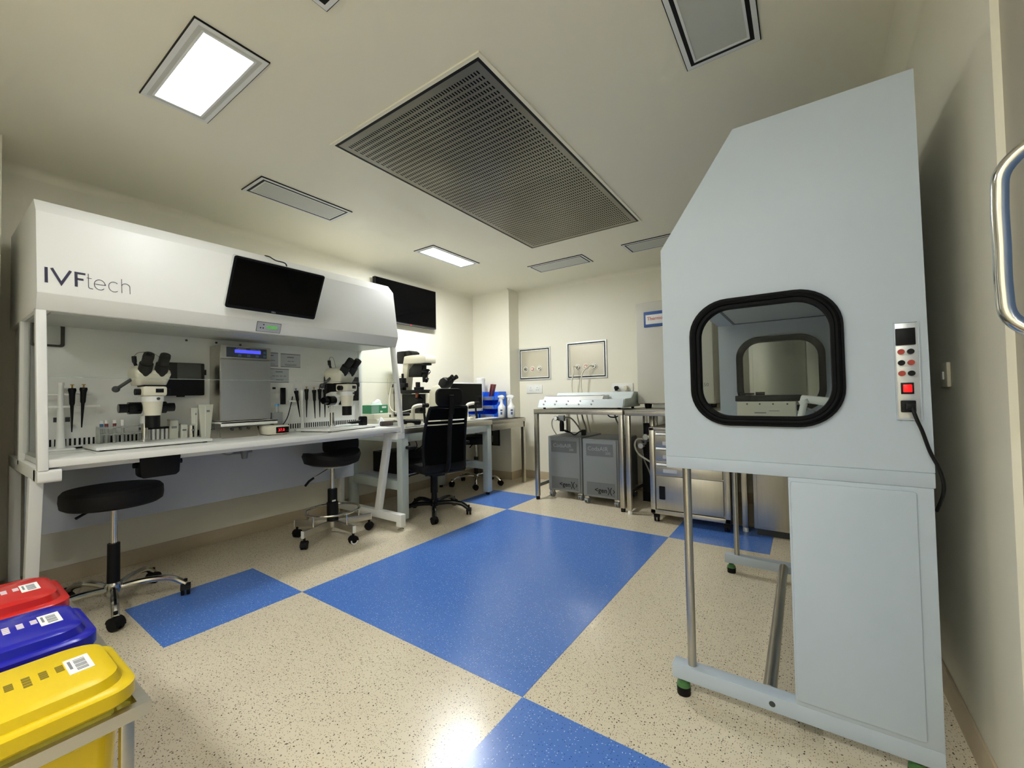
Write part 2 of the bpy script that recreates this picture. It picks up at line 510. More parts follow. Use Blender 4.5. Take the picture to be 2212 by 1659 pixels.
# door in the right wall: frame, blue leaf, steel pull handle
t1 = struct('trim_1', box(box(box(B(), XR + .015, XR + .12, 1.315, 1.45, 0, 2.12), XR + .015, XR + .12, 0.18, 0.30, 0, 2.12), XR + .015, XR + .12, 0.30, 1.315, 2.02, 2.12), M_FRAME)
d1 = struct('door_1', box(B(), XR + .03, XR + .075, 0.305, 1.31, 0.01, 2.015, 0.003), M_DOOR)
hb = B()
hx = XR + .03
tube(hb, spline([(hx, 1.15, 1.19), (hx - .06, 1.15, 1.19), (hx - .098, 1.165, 1.225), (hx - .104, 1.17, 1.28), (hx - .104, 1.17, 1.36), (hx - .104, 1.17, 1.45), (hx - .098, 1.165, 1.505), (hx - .06, 1.15, 1.54), (hx, 1.15, 1.54)], 5), 0.0125, 14)
part(d1, 'door_handle', hb, M_CHROME, 'polished steel pull handle')
hb = B(); cyl(hb, (hx - .006, 1.15, 1.19), (hx, 1.15, 1.19), .024); cyl(hb, (hx - .006, 1.15, 1.54), (hx, 1.15, 1.54), .024)
part(d1, 'handle_rose', hb, M_CHROME)
# skirtings and ceiling coves
def skirt(name, x0, x1, y0, y1):
    struct(name, box(B(), x0, x1, y0, y1, 0, 0.1, 0.002), M_SKIRT)
skirt('baseboard_left', XL, XL + .008, 0.258, 4.465)
skirt('baseboard_back', -0.062, XR, YB - .008, YB)
skirt('baseboard_right', XR - .008, XR, 1.45, YB)
skirt('baseboard_column', XL, -0.054, 4.457, 4.465)
skirt('baseboard_column_side', -0.062, -0.054, 4.465, YB)
def cove(name, axis, a0, a1, c, sgn, r=0.05):
    # concave quarter cove between a wall at c and the ceiling; sgn = direction into the room
    pts = [(c, ZC)]
    pts += [(c + sgn * (r - r * math.cos(R(t))), ZC - r + r * math.sin(R(t))) for t in range(0, 91, 15)]
    pts = [(p[0], min(p[1], ZC)) for p in pts]
    struct(name, prism(B(), pts, axis, a0, a1), M_CEIL)
cove('trim_2', 'y', 0.258, 4.465, XL, 1)
cove('trim_4', 'y', 0.18, YB, XR, -1, 0.07)
def covex(name, a0, a1, c, sgn, r=0.05):
    pts = [(c, ZC)] + [(c + sgn * (r - r * math.cos(R(t))), ZC - r + r * math.sin(R(t))) for t in range(0, 91, 15)]
    bm = B(); prism(bm, pts, 'x', a0, a1); struct(name, bm, M_CEIL)
covex('trim_3', -0.062, XR, YB, -1)
covex('trim_5', XL, -0.062, 4.465, -1)

# ------------------------------------------------------------------ ceiling lights
def ceiling_light(label, x0, x1, y0, y1, lit):
    t = thing('ceiling_light', label, 'ceiling light', ((x0 + x1) / 2, (y0 + y1) / 2, ZC), 'recessed ceiling lights')
    part(t, 'edge_strip', rframe(B(), x0, x1, y0, y1, 0.0035, 'z', ZC - .006, ZC), M_BLACK)
    part(t, 'flange', rframe(B(), x0 + .0035, x1 - .0035, y0 + .0035, y1 - .0035, 0.0175, 'z', ZC - .008, ZC), M_FLANGE)
    part(t, 'gasket', rframe(B(), x0 + .021, x1 - .021, y0 + .021, y1 - .021, 0.015, 'z', ZC - .008, ZC), M_DIFF if lit else M_BLACK)
    part(t, 'inner_frame', rframe(B(), x0 + .036, x1 - .036, y0 + .036, y1 - .036, 0.009, 'z', ZC - .009, ZC), M_FLANGE)
    part(t, 'diffuser', box(B(), x0 + .045, x1 - .045, y0 + .045, y1 - .045, ZC - .006, ZC - .001), M_LIT[lit] if lit else M_DIFF)
    return t
ceiling_light('lit white ceiling panel above the white hood, nearest the camera', 0.660, 1.307, 0.569, 0.834, 'near')
ceiling_light('lit white ceiling panel beside the black wall television', 0.053, 0.317, 2.735, 3.407, 'mid')
ceiling_light('unlit grey ceiling panel above the hood between the two lit panels', 0.060, 0.341, 1.232, 1.875, '')
ceiling_light('unlit grey ceiling panel near the far wall between vent and column', 0.645, 1.296, 3.828, 4.108, '')
ceiling_light('unlit grey ceiling panel partly hidden by the tall grey cabinet', 1.708, 2.360, 3.815, 4.094, '')
ceiling_light('large unlit grey ceiling panel cut off by the top edge of the photo', 2.708, 2.986, 1.270, 1.915, '')
ceiling_light('unlit ceiling panel of which only a black corner shows at the top', 1.712, 2.360, 0.560, 0.840, '')
# unseen panels added behind the camera to fill the room with light
for k_, (fx_, fy_) in enumerate(((1.3, -1.1), (2.15, -.85), (3.0, -.85))):
    ceiling_light('added unseen fill light panel on the ceiling behind the camera, %s from the left wall' % ('first', 'second', 'third')[k_], fx_ - .325, fx_ + .325, fy_ - .14, fy_ + .14, 'rear_fill')
# perforated supply-air panel
hx0, hx1, hy0, hy1 = 1.0, 2.026, 1.315, 3.362
t = thing('supply_air_panel', 'large perforated steel air supply panel in the ceiling centre', 'air vent', ((hx0 + hx1) / 2, (hy0 + hy1) / 2, ZC))
part(t, 'lip', rframe(B(), hx0 - .018, hx1 + .018, hy0 - .018, hy1 + .018, 0.018, 'z', ZC - .008, ZC), M_CEIL)
part(t, 'gasket', rframe(B(), hx0, hx1, hy0, hy1, 0.018, 'z', ZC - .006, ZC), M_BLACK)
part(t, 'dark_backing', box(B(), hx0 + .016, hx1 - .016, hy0 + .016, hy1 - .016, ZC - .003, ZC - .0005), M_DARK)
M_PERF = mat('perforated_steel', rgb(138, 135, 124), 0.36, 1.0, var=0.38, nscale=2.2)
def perf(x0, x1, y0, y1, nx, ny, z):
    bm = B(); mg = 0.03
    px = (x1 - x0 - 2 * mg) / nx; py = (y1 - y0 - mg) / ny
    ys0 = y0 + (mg if y0 < 2 else 0)
    def q(a, b, c, d):
        v = [bm.verts.new((p[0], p[1], z)) for p in (a, b, c, d)]
        bm.faces.new(v)
    q((x0, y0), (x0, y1), (x0 + mg, y1), (x0 + mg, y0)); q((x1 - mg, y0), (x1 - mg, y1), (x1, y1), (x1, y0))
    if y0 < 2:
        q((x0 + mg, y0), (x0 + mg, y0 + mg), (x1 - mg, y0 + mg), (x1 - mg, y0))
    else:
        q((x0 + mg, y1 - mg), (x0 + mg, y1), (x1 - mg, y1), (x1 - mg, y1 - mg))
    for i in range(nx):
        for j in range(ny):
            a0 = x0 + mg + i * px; a1 = a0 + px; b0 = ys0 + j * py; b1 = b0 + py
            c0 = a0 + px * .27; c1 = a1 - px * .27; d0 = b0 + py * .2; d1_ = b1 - py * .2
            o = [bm.verts.new((p[0], p[1], z)) for p in ((a0, b0), (a0, b1), (a1, b1), (a1, b0))]
            n_ = [bm.verts.new((p[0], p[1], z)) for p in ((c0, d0), (c0, d1_), (c1, d1_), (c1, d0))]
            for k in range(4):
                l = (k + 1) % 4
                bm.faces.new((o[k], o[l], n_[l], n_[k]))
    return bm
ym = (hy0 + hy1) / 2
part(t, 'perforated_sheet', perf(hx0 + .016, hx1 - .016, hy0 + .016, ym - .001, 58, 27, ZC - .007), M_PERF)
part(t, 'perforated_sheet', perf(hx0 + .016, hx1 - .016, ym + .001, hy1 - .016, 58, 27, ZC - .007), M_PERF)

# ------------------------------------------------------------------ white hood workstation along the left wall
ZW = 0.85
Y0, Y1 = 0.31, 2.335
ws = thing('hood_workstation', 'long white laminar flow hood workstation with slanted posts along the wall', 'workstation', (-.12, 1.32, 0))
pA, pB, pC, pD = (.17, 2.055), (.235, 1.985), (.294, 1.600), (.264, 1.525)
part(ws, 'hood', prism(B(), [(-.6, 2.055), pA, pB, pC, pD, (-.6, 1.525)], 'y', Y0, Y1, 0.003), M_WHITE)
part(ws, 'underside_grille', box(B(), -.215, .235, Y0 + .05, Y1 - .05, 1.517, 1.526), M_DIFF)
part(ws, 'rear_duct', box(B(), -.6, -.245, Y0 + .02, Y1 - .02, 0.79, 1.526), M_WHITE)
bp_ = part(ws, 'back_panel', box(B(), -.246, -.225, Y0 + .04, Y1 - .03, ZW - .002, 1.524), M_WHITE)
sl = B()
y = Y0 + .07
while y < Y1 - .06:
    if not (1.02 < y < 1.06 or 1.62 < y < 1.66):
        box(sl, -.2256, -.2225, y, y + .008, .868, .906)
    y += .0185
part(bp_, 'vent_slots', sl, M_BLACK, kind='stuff')
bl = B()
for (yy, zz) in ((1.02, 1.497), (1.19, 1.497), (1.34, 1.495)):
    cyl(bl, (-.2255, yy, zz), (-.219, yy, zz), .007, n=12)
part(bp_, 'bolt', bl, M_DKGREY)
wt = part(ws, 'worktop', box(B(), -.245, .35, Y0 + .022, Y1 - .022, 0.816, ZW, 0.004), M_WHITE)
part(wt, 'seam', box(box(B(), .05, .053, Y0 + .05, .52, ZW, ZW + .0006), .05, .22, .515, .518, ZW, ZW + .0006), M_BLUEGREY)
def post(ya_, yb_):
    return prism(B(), [(.222, 1.535), (.262, 1.535), (.362, .806), (.322, .806)], 'y', ya_, yb_, 0.004)
for (ya_, yb_) in ((Y0, Y0 + .034), (Y1 - .034, Y1)):
    part(ws, 'front_post', post(ya_, yb_), M_WHITE)
    part(ws, 'rear_post', box(B(), -.246, -.206, ya_, yb_, 0.79, 1.526, 0.003), M_WHITE)
    ymid = (ya_ + yb_) / 2
    part(ws, 'side_glass', prism(B(), [(-.206, ZW), (.318, ZW), (.232, 1.525), (-.206, 1.525)], 'y', ymid - .003, ymid + .003), M_GLASS)
    part(ws, 'corner_bracket', prism(B(), rrect(.25, .36, .752, .808, .014, 3), 'y', ya_ if ya_ < 1 else ya_ - .04, yb_ + .04 if ya_ < 1 else yb_, 0.002), M_WHITE)
    part(ws, 'side_rail', box(B(), -.6, .3, ya_, yb_ , .755, .815, 0.003), M_WHITE)
    lg = prism(B(), [(.139, .76), (.199, .76), (.055, .1), (-.005, .1)], 'y', ya_ - .005, yb_ + .006, 0.003)
    part(ws, 'leg', lg, M_WHITE)
    part(ws, 'leg', box(B(), -.56, -.5, ya_ - .005, yb_ + .006, .1, .76, 0.003), M_WHITE)
    fb = B(); box(fb, -.6, .35, ya_ - .008, yb_ + .01, .068, .132, 0.003); box(fb, .29, .35, ya_ - .008, yb_ + .01, .032, .07, 0.003)
    part(ws, 'foot_bar', fb, M_WHITE)
    for xx in (.32, -.55):
        part(ws, 'levelling_foot', lathe(B(), [(0, 0), (.024, 0), (.026, .012), (.01, .02), (.007, .07 if xx < 0 else .036)], (xx, ymid, 0), 18), M_CHROME)
part(ws, 'apron', box(B(), .1, .14, Y0 + .04, Y1 - .04, .775, .817), M_WHITE)
part(ws, 'modesty_panel', box(B(), -.285, -.27, Y0 + .03, Y1 - .05, .40, .80), M_BLUEGREY)
sash = part(ws, 'front_sash', prism(B(), [(.254, 1.53), (.258, 1.53), (.302, 1.222), (.298, 1.222)], 'y', Y0 + .036, Y1 - .036), M_GLASS)
part(sash, 'sash_edge', prism(B(), [(.2985, 1.2215), (.3025, 1.2215), (.303, 1.217), (.299, 1.217)], 'y', Y0 + .036, Y1 - .036), M_SASHE)
# lettering and control plate
Uy = Vector((0, 1, 0))
vB = Vector((pB[0], 0, pB[1])); vC = Vector((pC[0], 0, pC[1])); vD = Vector((pD[0], 0, pD[1]))
Vf = (vB - vC).normalized(); Nf = Uy.cross(Vf).normalized()
O = vC + Nf * 0.0012
def h2v(z):
    return (z - pC[1]) / Vf.z
zb, zt = h2v(1.648), h2v(1.720)
lb = B()
for pts in ([(.339, zb), (.339, zt)], [(.356, zt), (.386, zb + .004), (.4165, zt)], [(.434, zb), (.434, zt)]):
    strip(lb, pts, .0098, O, Uy, Vf)
strip(lb, [(.434, zt - .005), (.466, zt - .005)], .0098, O, Uy, Vf); strip(lb, [(.434, (zb + zt) / 2 + .002), (.459, (zb + zt) / 2 + .002)], .0098, O, Uy, Vf)
part(ws, 'logo_lettering', lb, M_NAVY)
lb = B(); xh = zb + (zt - zb) * .70; mid = (zb + xh) / 2
strip(lb, [(.4755, zt), (.4755, zb + .012)] + arc2(.4835, zb + .009, .008, .009, 180, 270, 6) + [(.491, zb)], .0022, O, Uy, Vf)
strip(lb, [(.470, xh), (.487, xh)], .0022, O, Uy, Vf)
strip(lb, [(.496, mid + .001), (.5335, mid + .001)] + arc2(.515, mid, .0195, (xh - zb) / 2, 3, 318, 26), .0022, O, Uy, Vf)
strip(lb, arc2(.566, mid, .0195, (xh - zb) / 2, 48, 312, 24), .0022, O, Uy, Vf)
strip(lb, [(.595, zt), (.595, zb)], .0022, O, Uy, Vf)
strip(lb, arc2(.6105, xh - .0155, .0155, .0155, 180, 0, 14) + [(.626, zb)], .0022, O, Uy, Vf)
part(ws, 'logo_lettering', lb, M_NAVY)
Vg = (vC - vD).normalized(); Ng = Uy.cross(Vg).normalized()
def plate(bm, y0, y1, v0, v1, O_, V_, N_, h0, h1, r=0.003):
    P = rrect(y0, y1, v0, v1, r, 3)
    A = [bm.verts.new(O_ + Uy * p[0] + V_ * p[1] + N_ * h0) for p in P]; C = [bm.verts.new(O_ + Uy * p[0] + V_ * p[1] + N_ * h1) for p in P]
    n = len(P)
    fs = [bm.faces.new(A), bm.faces.new(C)] + [bm.faces.new((A[i], A[(i + 1) % n], C[(i + 1) % n], C[i])) for i in range(n)]
    bmesh.ops.recalc_face_normals(bm, faces=fs)
    return bm
cp = part(ws, 'control_panel', plate(B(), 1.228, 1.376, .008, .072, vD, Vg, Ng, 0, .0016), M_DKGREY, 'small control plate with green display')
part(cp, 'panel_face', plate(B(), 1.2305, 1.3735, .0105, .0695, vD, Vg, Ng, .0010, .0026), M_ALU)
part(cp, 'display', plate(B(), 1.289, 1.353, .033, .050, vD, Vg, Ng, .002, .0036), M_GRNLCD)
kb = B()
for (a, b) in ((1.268, .055), (1.252, .033), (1.268, .033)):
    plate(kb, a - .004, a + .004, b - .004, b + .004, vD, Vg, Ng, .002, .0035)
part(cp, 'keys', kb, M_INK)

# ------------------------------------------------------------------ display above the hood
mo = thing('monitor', 'black desktop monitor hung in front of the white hood, tilted down', 'monitor', (.41, 1.3, 1.64))
mU = Uy; mT = Vector((.476, 0, 1.918)); mBt = Vector((.34, 0, 1.642)); mV = (mT - mBt).normalized(); mN = mU.cross(mV).normalized(); mh = (mT - mBt).length
part(mo, 'back_shell', plate(B(), 1.03, 1.572, 0, mh, mBt, mV, mN, -.03, -.002, .012), M_ALU)
part(mo, 'bezel', plate(B(), 1.03, 1.572, 0, mh, mBt, mV, mN, -.006, .0, .012), M_BLACK)
part(mo, 'screen', plate(B(), 1.042, 1.560, .02, mh - .012, mBt, mV, mN, -.002, .0006, .002), M_SCREEN)
part(mo, 'maker_mark', text_bm('DELL', .012, mBt + mU * 1.301 + mV * .0095 + mN * .0004, mU, mV, .0003), M_ALU)
c0 = mBt + mV * (mh * .55) - mN * .03
ar = B(); cyl(ar, c0 + mU * 1.3, (.262, 1.3, c0.z), .022); box(ar, .255, .272, 1.25, 1.35, c0.z - .06, c0.z + .06, .002)
part(mo, 'mounting_arm', ar, M_BLACK)
ar = B(); tube(ar, spline([mBt + mV * (mh - .06) - mN * .032 + mU * 1.33, mBt + mV * (mh + .01) - mN * .04 + mU * 1.33, (.30, 1.335, 2.0), (.22, 1.335, 2.04), (.16, 1.335, 2.06)]), .004, 8)
part(mo, 'cable', ar, M_BLACK)
# television on the left wall
tv = thing('television', 'black flat television mounted on the wall beyond the hood', 'television', (-.64, 3.2, 1.92))
part(tv, 'housing', box(B(), -.655, -.612, 2.79, 3.685, 1.925, 2.392, .004), M_BLACK)
part(tv, 'screen', box(B(), -.613, -.609, 2.80, 3.677, 1.945, 2.384), M_SCREEN)
part(tv, 'bottom_strip', box(B(), -.65, -.608, 2.80, 3.68, 1.922, 1.934, .002), M_DKGREY)
part(tv, 'standby_light', box(B(), -.6085, -.606, 3.27, 3.285, 1.925, 1.931), M_REDLED)
part(tv, 'wall_bracket', box(B(), -.68, -.654, 3.0, 3.4, 2.05, 2.3), M_BLACK)

# ------------------------------------------------------------------ stereo microscopes
def stereo(label, loc, rz, plate_y):
    t = thing('stereo_microscope', label, 'microscope')
    part(t, 'base_plate', box(B(), -.15, .15, plate_y[0], plate_y[1], 0.006, .022, .004), M_WHITE2)
    fb = B()
    for xx in (-.12, .12):
        for yy in (plate_y[0] + .03, plate_y[1] - .03):
            cyl(fb, (xx, yy, 0), (xx, yy, .008), .012)
    part(t, 'rubber_foot', fb, M_RUBBER)
    px_, py_ = -.075, 0.0
    cb = B(); cyl(cb, (px_, py_, .02), (px_, py_, .25), .016, n=24); cyl(cb, (px_, py_, .02), (px_, py_, .032), .026)
    part(t, 'column', cb, M_CHROME)
    part(t, 'column_collar', cyl(B(), (px_, py_, .125), (px_, py_, .17), .021), M_WHITE2)
    ax = .065
    fm = B(); prism(fm, [(-.105, .175), (-.045, .175), (.0, .235), (.03, .245), (.03, .28), (-.06, .28), (-.105, .265)], 'y', -.03, .03, .006)
    part(t, 'focus_mount', fm, M_WHITE2)
    for s in (-1, 1):
        kb_ = B(); cyl(kb_, (-.03, s * .03, .215), (-.03, s * .085, .215), .034, n=24); cyl(kb_, (-.03, s * .085, .215), (-.03, s * .125, .215), .025, n=20)
        part(t, 'focus_knob', kb_, M_BLACKG)
    part(t, 'body_cone', lathe(B(), [(0, .172), (.036, .172), (.040, .2), (.044, .24), (.045, .252), (0, .252)], (ax, 0, 0)), M_IVORY)
    rb = B(); cyl(rb, (ax, 0, .25), (ax, 0, .28), .050, n=32); box(rb, .0, .06, -.03, .03, .252, .278)
    part(t, 'holder_ring', rb, M_WHITE2)
    part(t, 'ring_screw', cyl(B(), (ax + .045, .012, .266), (ax + .053, .012, .266), .008, n=12), M_DKGREY)
    zb_ = box(B(), ax - .055, ax + .05, -.054, .054, .281, .336, .012)
    zo = part(t, 'zoom_body', zb_, M_IVORY)
    part(zo, 'zoom_window', box(B(), ax + .049, ax + .0515, .0, .036, .30, .322, .001), M_BLACKG)
    for s in (-1, 1):
        part(t, 'zoom_knob', cyl(B(), (ax, s * .053, .305), (ax, s * .078, .305), .018, n=18), M_BLACK)
    hp = loft(B(), [(rrect(-.07, .06, -.066, .066, .02, 4), .342), (rrect(-.075, .075, -.073, .073, .02, 4), .37), (rrect(-.078, .088, -.082, .082, .022, 4), .405),
                    (rrect(-.076, .082, -.08, .08, .022, 4), .425), (rrect(-.07, .05, -.07, .07, .022, 4), .447), (rrect(-.05, .02, -.055, .055, .02, 4), .455)])
    part(t, 'head', hp, M_IVORY)
    part(t, 'head_joint', box(B(), -.05 + .04, .105, -.05, .05, .334, .343), M_BLACK)
    for s in (-1, 1):
        eb = B(); y_ = s * .036
        cyl(eb, (.045, y_, .392), (.098, y_, .462), .031, .031, n=24); cyl(eb, (.098, y_, .462), (.128, y_, .494), .025, n=20)
        ey = part(t, 'eyepiece', eb, M_BLACK)
        part(ey, 'eyecup', cyl(B(), (.128, y_, .494), (.143, y_, .510), .026, .024, n=20), M_RUBBER)
        part(ey, 'lens', cyl(B(), (.1412, y_, .508), (.1440, y_, .5109), .013, n=16), M_BLACKG)
    ob = B(); cyl(ob, (ax, 0, .105), (ax, 0, .173), .033, n=28)
    part(t, 'objective', ob, M_BLACK)
    lv = B(); cyl(lv, (-.02, -.07, .38), (-.03, -.125, .33), .009); ball(lv, (-.03, -.135, .322), .018)
    part(t, 'side_lever', lv, M_DKGREY)
    cn = B(); cyl(cn, (-.03, -.045, .44), (-.04, -.055, .475), .008); cyl(cn, (-.04, -.055, .475), (-.042, -.057, .51), .011)
    part(t, 'camera_plug', cn, M_BLACK)
    cw = B(); tube(cw, spline([(-.042, -.057, .51), (-.06, -.03, .535), (-.1, .04, .54), (-.14, .1, .5), (-.15, .13, .42)]), .0022, 6)
    part(t, 'cable', cw, M_HOSEG)
    t.location = loc; t.rotation_euler = (0, 0, rz)
    return t
stereo('ivory stereo microscope beside the tube rack under the hood lettering', (0.0, .775, ZW), 0.0, (-.245, .262))
stereo('ivory stereo microscope at the hood end beside the hanging black pipettes', (0.02, 1.965, ZW), R(14), (-.25, .25)).scale = (1.1, 1.1, 1.08)

# black units on the back panel behind the microscopes
bu = thing('black_wall_unit', 'black boxy unit with grey flap behind the microscope near the tube rack', 'equipment box', (-.2, 1.0, 1.13), 'black units on hood back')
part(bu, 'case', box(B(), -.225, -.17, .87, 1.105, 1.135, 1.345, .006), M_BLACK)
part(bu, 'flap', box(B(), -.171, -.163, .955, 1.085, 1.24, 1.345, .005), M_DKGREY)
part(bu, 'clip', box(box(B(), -.2, -.18, 1.1, 1.118, 1.27, 1.305, .002), -.2, -.18, .96, 1.0, 1.126, 1.137, .002), M_BLACK)
bu = thing('black_wall_unit', 'flat black unit behind the microscope at the hood end', 'equipment box', (-.2, 2.13, 1.07), 'black units on hood back')
part(bu, 'case', box(B(), -.225, -.185, 1.975, 2.285, 1.075, 1.285, .006), M_BLACK)
part(bu, 'clip', box(B(), -.215, -.19, 2.284, 2.298, 1.2, 1.235, .002), M_DKGREY)
# black-framed port upper left on the back panel
fp = thing('framed_port', 'black-framed grey port on the hood back wall beside the end post', 'wall port', (-.22, .41, 1.405))
part(fp, 'frame', ring(B(), rrect(.345, .470, 1.405, 1.530, .012, 4), rrect(.355, .455, 1.416, 1.519, .008, 4), 'x', -.2255, -.212), M_BLACK)
part(fp, 'pane', prism(B(), rrect(.350, .458, 1.41, 1.525, .008, 4), 'x', -.225, -.219), M_DIFF)

# ------------------------------------------------------------------ pipettes and stands
def pipette(label, x, y, ztop, ln, body, knob, lean=(0, 0)):
    t = thing('pipette', label, 'pipette', (x, y, ztop - ln), 'pipettes hanging on racks')
    def P(h, dx=0, dy=0):
        k = (ztop - h) / 1.0
        return Vector((x + dx + lean[0] * k, y + dy + lean[1] * k, h))
    k1 = ln / .25
    part(t, 'plunger', tube(B(), [P(ztop - .022 * k1), P(ztop - .004 * k1), P(ztop - .0039 * k1), P(ztop)], .003, 12, radii=[.0035, .0035, .008, .008]), knob)
    part(t, 'handle', tube(B(), [P(ztop - .11 * k1), P(ztop - .10 * k1), P(ztop - .05 * k1), P(ztop - .03 * k1), P(ztop - .02 * k1)], .01, 14, radii=[.0085, .011, .0125, .0165, .0145]), body)
    part(t, 'finger_rest', tube(B(), [P(ztop - .03 * k1, .0), P(ztop - .026 * k1, .024, -.004)], .005, 8), body)
    part(t, 'shaft', tube(B(), [P(ztop - ln), P(ztop - .17 * k1), P(ztop - .11 * k1)], .004, 10, radii=[.0025, .0055, .0075]), body)
    return t
M_GOLD = mat('yellow_knob', rgb(178, 140, 40), 0.45, var=0.05)
M_BLUEKN = mat('blue_knob', rgb(70, 90, 140), 0.45, var=0.05)
ps = thing('pipette_stand', 'white pipette stand with cross bars at the hood end near the lettering', 'pipette stand', (-.16, .45, ZW))
part(ps, 'pillar', lathe(B(), [(0, 0), (.020, 0), (.016, .1), (.012, .3), (.010, .34), (.013, .345), (.013, .36), (0, .362)], (-.16, .45, ZW), 20), M_WHITE2)
part(ps, 'base', box(B(), -.21, -.11, .40, .50, ZW, ZW + .012, .004), M_WHITE2)
part(ps, 'cross_bar', box(B(), -.163, -.148, .36, .60, 1.075, 1.087, .003), M_WHITE2)
part(ps, 'cross_bar', box(B(), -.168, -.155, .36, .57, 1.142, 1.152, .003), M_WHITE2)
for yy in (.424, .467):
    part(ps, 'label_tile', box(B(), -.168, -.16, yy, yy + .018, 1.0, 1.025), M_INK)
pipette('black pipette with gold knob hung beside the white stand pillar', -.13, .487, 1.2, .255, M_BLACK, M_GOLD)
pipette('black pipette with gold knob hung second from the white stand pillar', -.13, .531, 1.202, .235, M_BLACK, M_GOLD, (0, -.03))
pr_ = thing('pipette_rail', 'white pipette rail on posts between the steel incubator and microscope', 'pipette stand', (-.19, 1.83, ZW))
part(pr_, 'rail', box(B(), -.196, -.18, 1.66, 1.99, 1.078, 1.09, .003), M_WHITE2)
part(pr_, 'pillar', lathe(B(), [(0, 0), (.016, 0), (.012, .15), (.010, .24), (0, .245)], (-.195, 1.775, ZW), 16), M_WHITE2)
part(pr_, 'base', box(B(), -.22, -.16, 1.72, 1.83, ZW, ZW + .01, .003), M_WHITE2)
specs = [('black pipette with blue knob, leaning, first in the rail row', 1.707, 1.182, .225, M_BLACK, M_BLUEKN, (0, .14)),
         ('white pipette in the rail row of black ones', 1.752, 1.19, .245, M_WHITE2, M_WHITE2, (0, .03)),
         ('black pipette with amber knob beside the white pipette', 1.793, 1.197, .245, M_BLACK, M_GOLD, (0, 0)),
         ('black pipette fourth in the rail row', 1.855, 1.19, .25, M_BLACK, M_GOLD, (0, .03)),
         ('black pipette fifth in the rail row, partly behind the focus knob', 1.903, 1.197, .25, M_BLACK, M_DKGREY, (0, 0)),
         ('black pipette last in the rail row, mostly behind the microscope', 1.948, 1.193, .25, M_BLACK, M_DKGREY, (0, 0))]
for (lab, yy, zt_, ln, bm_, kn, le) in specs:
    pipette(lab, -.165, yy, zt_, ln, bm_, kn, le)
single('charger_block', 'slim black upright block on the hood back beside the pipettes', 'charger', box(B(), -.225, -.195, 1.617, 1.646, 1.06, 1.188, .003), M_BLACK)
for (lab, yy, zz) in (('small black port under the paper sheets by the steel incubator', 1.56, 1.178), ('small black port on hood back behind the microscope column', 2.01, 1.02)):
    single('panel_port', lab, 'wall port', box(B(), -.225, -.219, yy, yy + .022, zz, zz + .014, .001), M_BLACK)

# ------------------------------------------------------------------ steel bench incubator on its shelf
inc = thing('bench_incubator', 'grey steel bench incubator with blue display on a shelf in the hood', 'incubator', (-.135, 1.31, .957))
part(inc, 'case', box(B(), -.222, -.055, 1.15, 1.467, .962, 1.468, .004), M_STEEL)
M_STPAINT = mat('grey_steel_front', rgb(168, 170, 170), 0.38, 0.55, var=0.04, nscale=3, stretch=(2, 20, 2))
part(inc, 'door', box(B(), -.056, -.045, 1.152, 1.465, .968, 1.372, .003), M_STPAINT)
tp = part(inc, 'top_fascia', box(B(), -.056, -.043, 1.152, 1.465, 1.378, 1.466, .003), M_STEELH)
kp = part(inc, 'keypad', box(B(), -.044, -.0405, 1.183, 1.436, 1.388, 1.455, .002), mat('slate_keypad', rgb(52, 60, 76), 0.4, var=0.05))
part(kp, 'display', box(B(), -.041, -.0392, 1.232, 1.395, 1.418, 1.440), M_BLUELCD)
kk = B()
for yy in (1.252, 1.308, 1.362):
    box(kk, -.041, -.0395, yy, yy + .02, 1.394, 1.411)
for zz in (1.396, 1.421):
    box(kk, -.041, -.0395, 1.412, 1.430, zz, zz + .016)
part(kp, 'keys', kk, mat('blue_keys', rgb(86, 112, 140), 0.5, var=0.05))
Vz = Vector((0, 0, 1))
part(kp, 'maker_mark', text_bm('Labotect', .017, Vector((-.0402, 1.272, 1.447)), Uy, Vz, .0003), M_PAPER)
part(kp, 'maker_mark', text_bm('Incubator C16', .0105, Vector((-.0402, 1.362, 1.4465)), Uy, Vz, .0003), M_PAPER)
shf = thing('incubator_shelf', 'white bracket shelf under the steel incubator', 'shelf', (-.13, 1.31, .935))
part(shf, 'shelf_board', box(B(), -.225, -.01, 1.14, 1.495, .945, .957, .002), M_WHITE)
part(shf, 'shelf_lip', box(B(), -.016, -.01, 1.14, 1.495, .928, .957, .002), M_WHITE)
part(shf, 'bracket', box(B(), -.225, -.218, 1.18, 1.45, .90, .945, .001), M_WHITE)
# papers
def paper(label, y0, y1, z0, z1, lines):
    t = thing('paper_notice', label, 'paper', (-.224, (y0 + y1) / 2, z0), 'notices on the hood back')
    part(t, 'sheet', box(B(), -.2249, -.2238, y0, y1, z0, z1), M_PAPER)
    part(t, 'tape', box(box(B(), -.2245, -.2233, y0, y1, z1 - .004, z1), -.2245, -.2233, y0, y1, z0, z0 + .004), M_DKGREY)
    lb_ = B()
    for (a, b, z, h) in lines:
        box(lb_, -.2242, -.2232, y0 + (y1 - y0) * a, y0 + (y1 - y0) * b, z0 + (z1 - z0) * z, z0 + (z1 - z0) * z + h)
    part(t, 'printed_lines', lb_, M_INKGREY)
paper('grey paper notice partly hidden behind the steel incubator', 1.49, 1.603, 1.352, 1.456, [(.45, .7, .75, .008), (.5, .8, .4, .005), (.4, .8, .15, .003)])
paper('grey paper notice taped beside the steel incubator, upper row', 1.622, 1.776, 1.35, 1.454, [(.32, .66, .7, .008), (.34, .5, .42, .005), (.54, .66, .42, .005), (.2, .8, .12, .004), (.2, .8, .2, .003)])
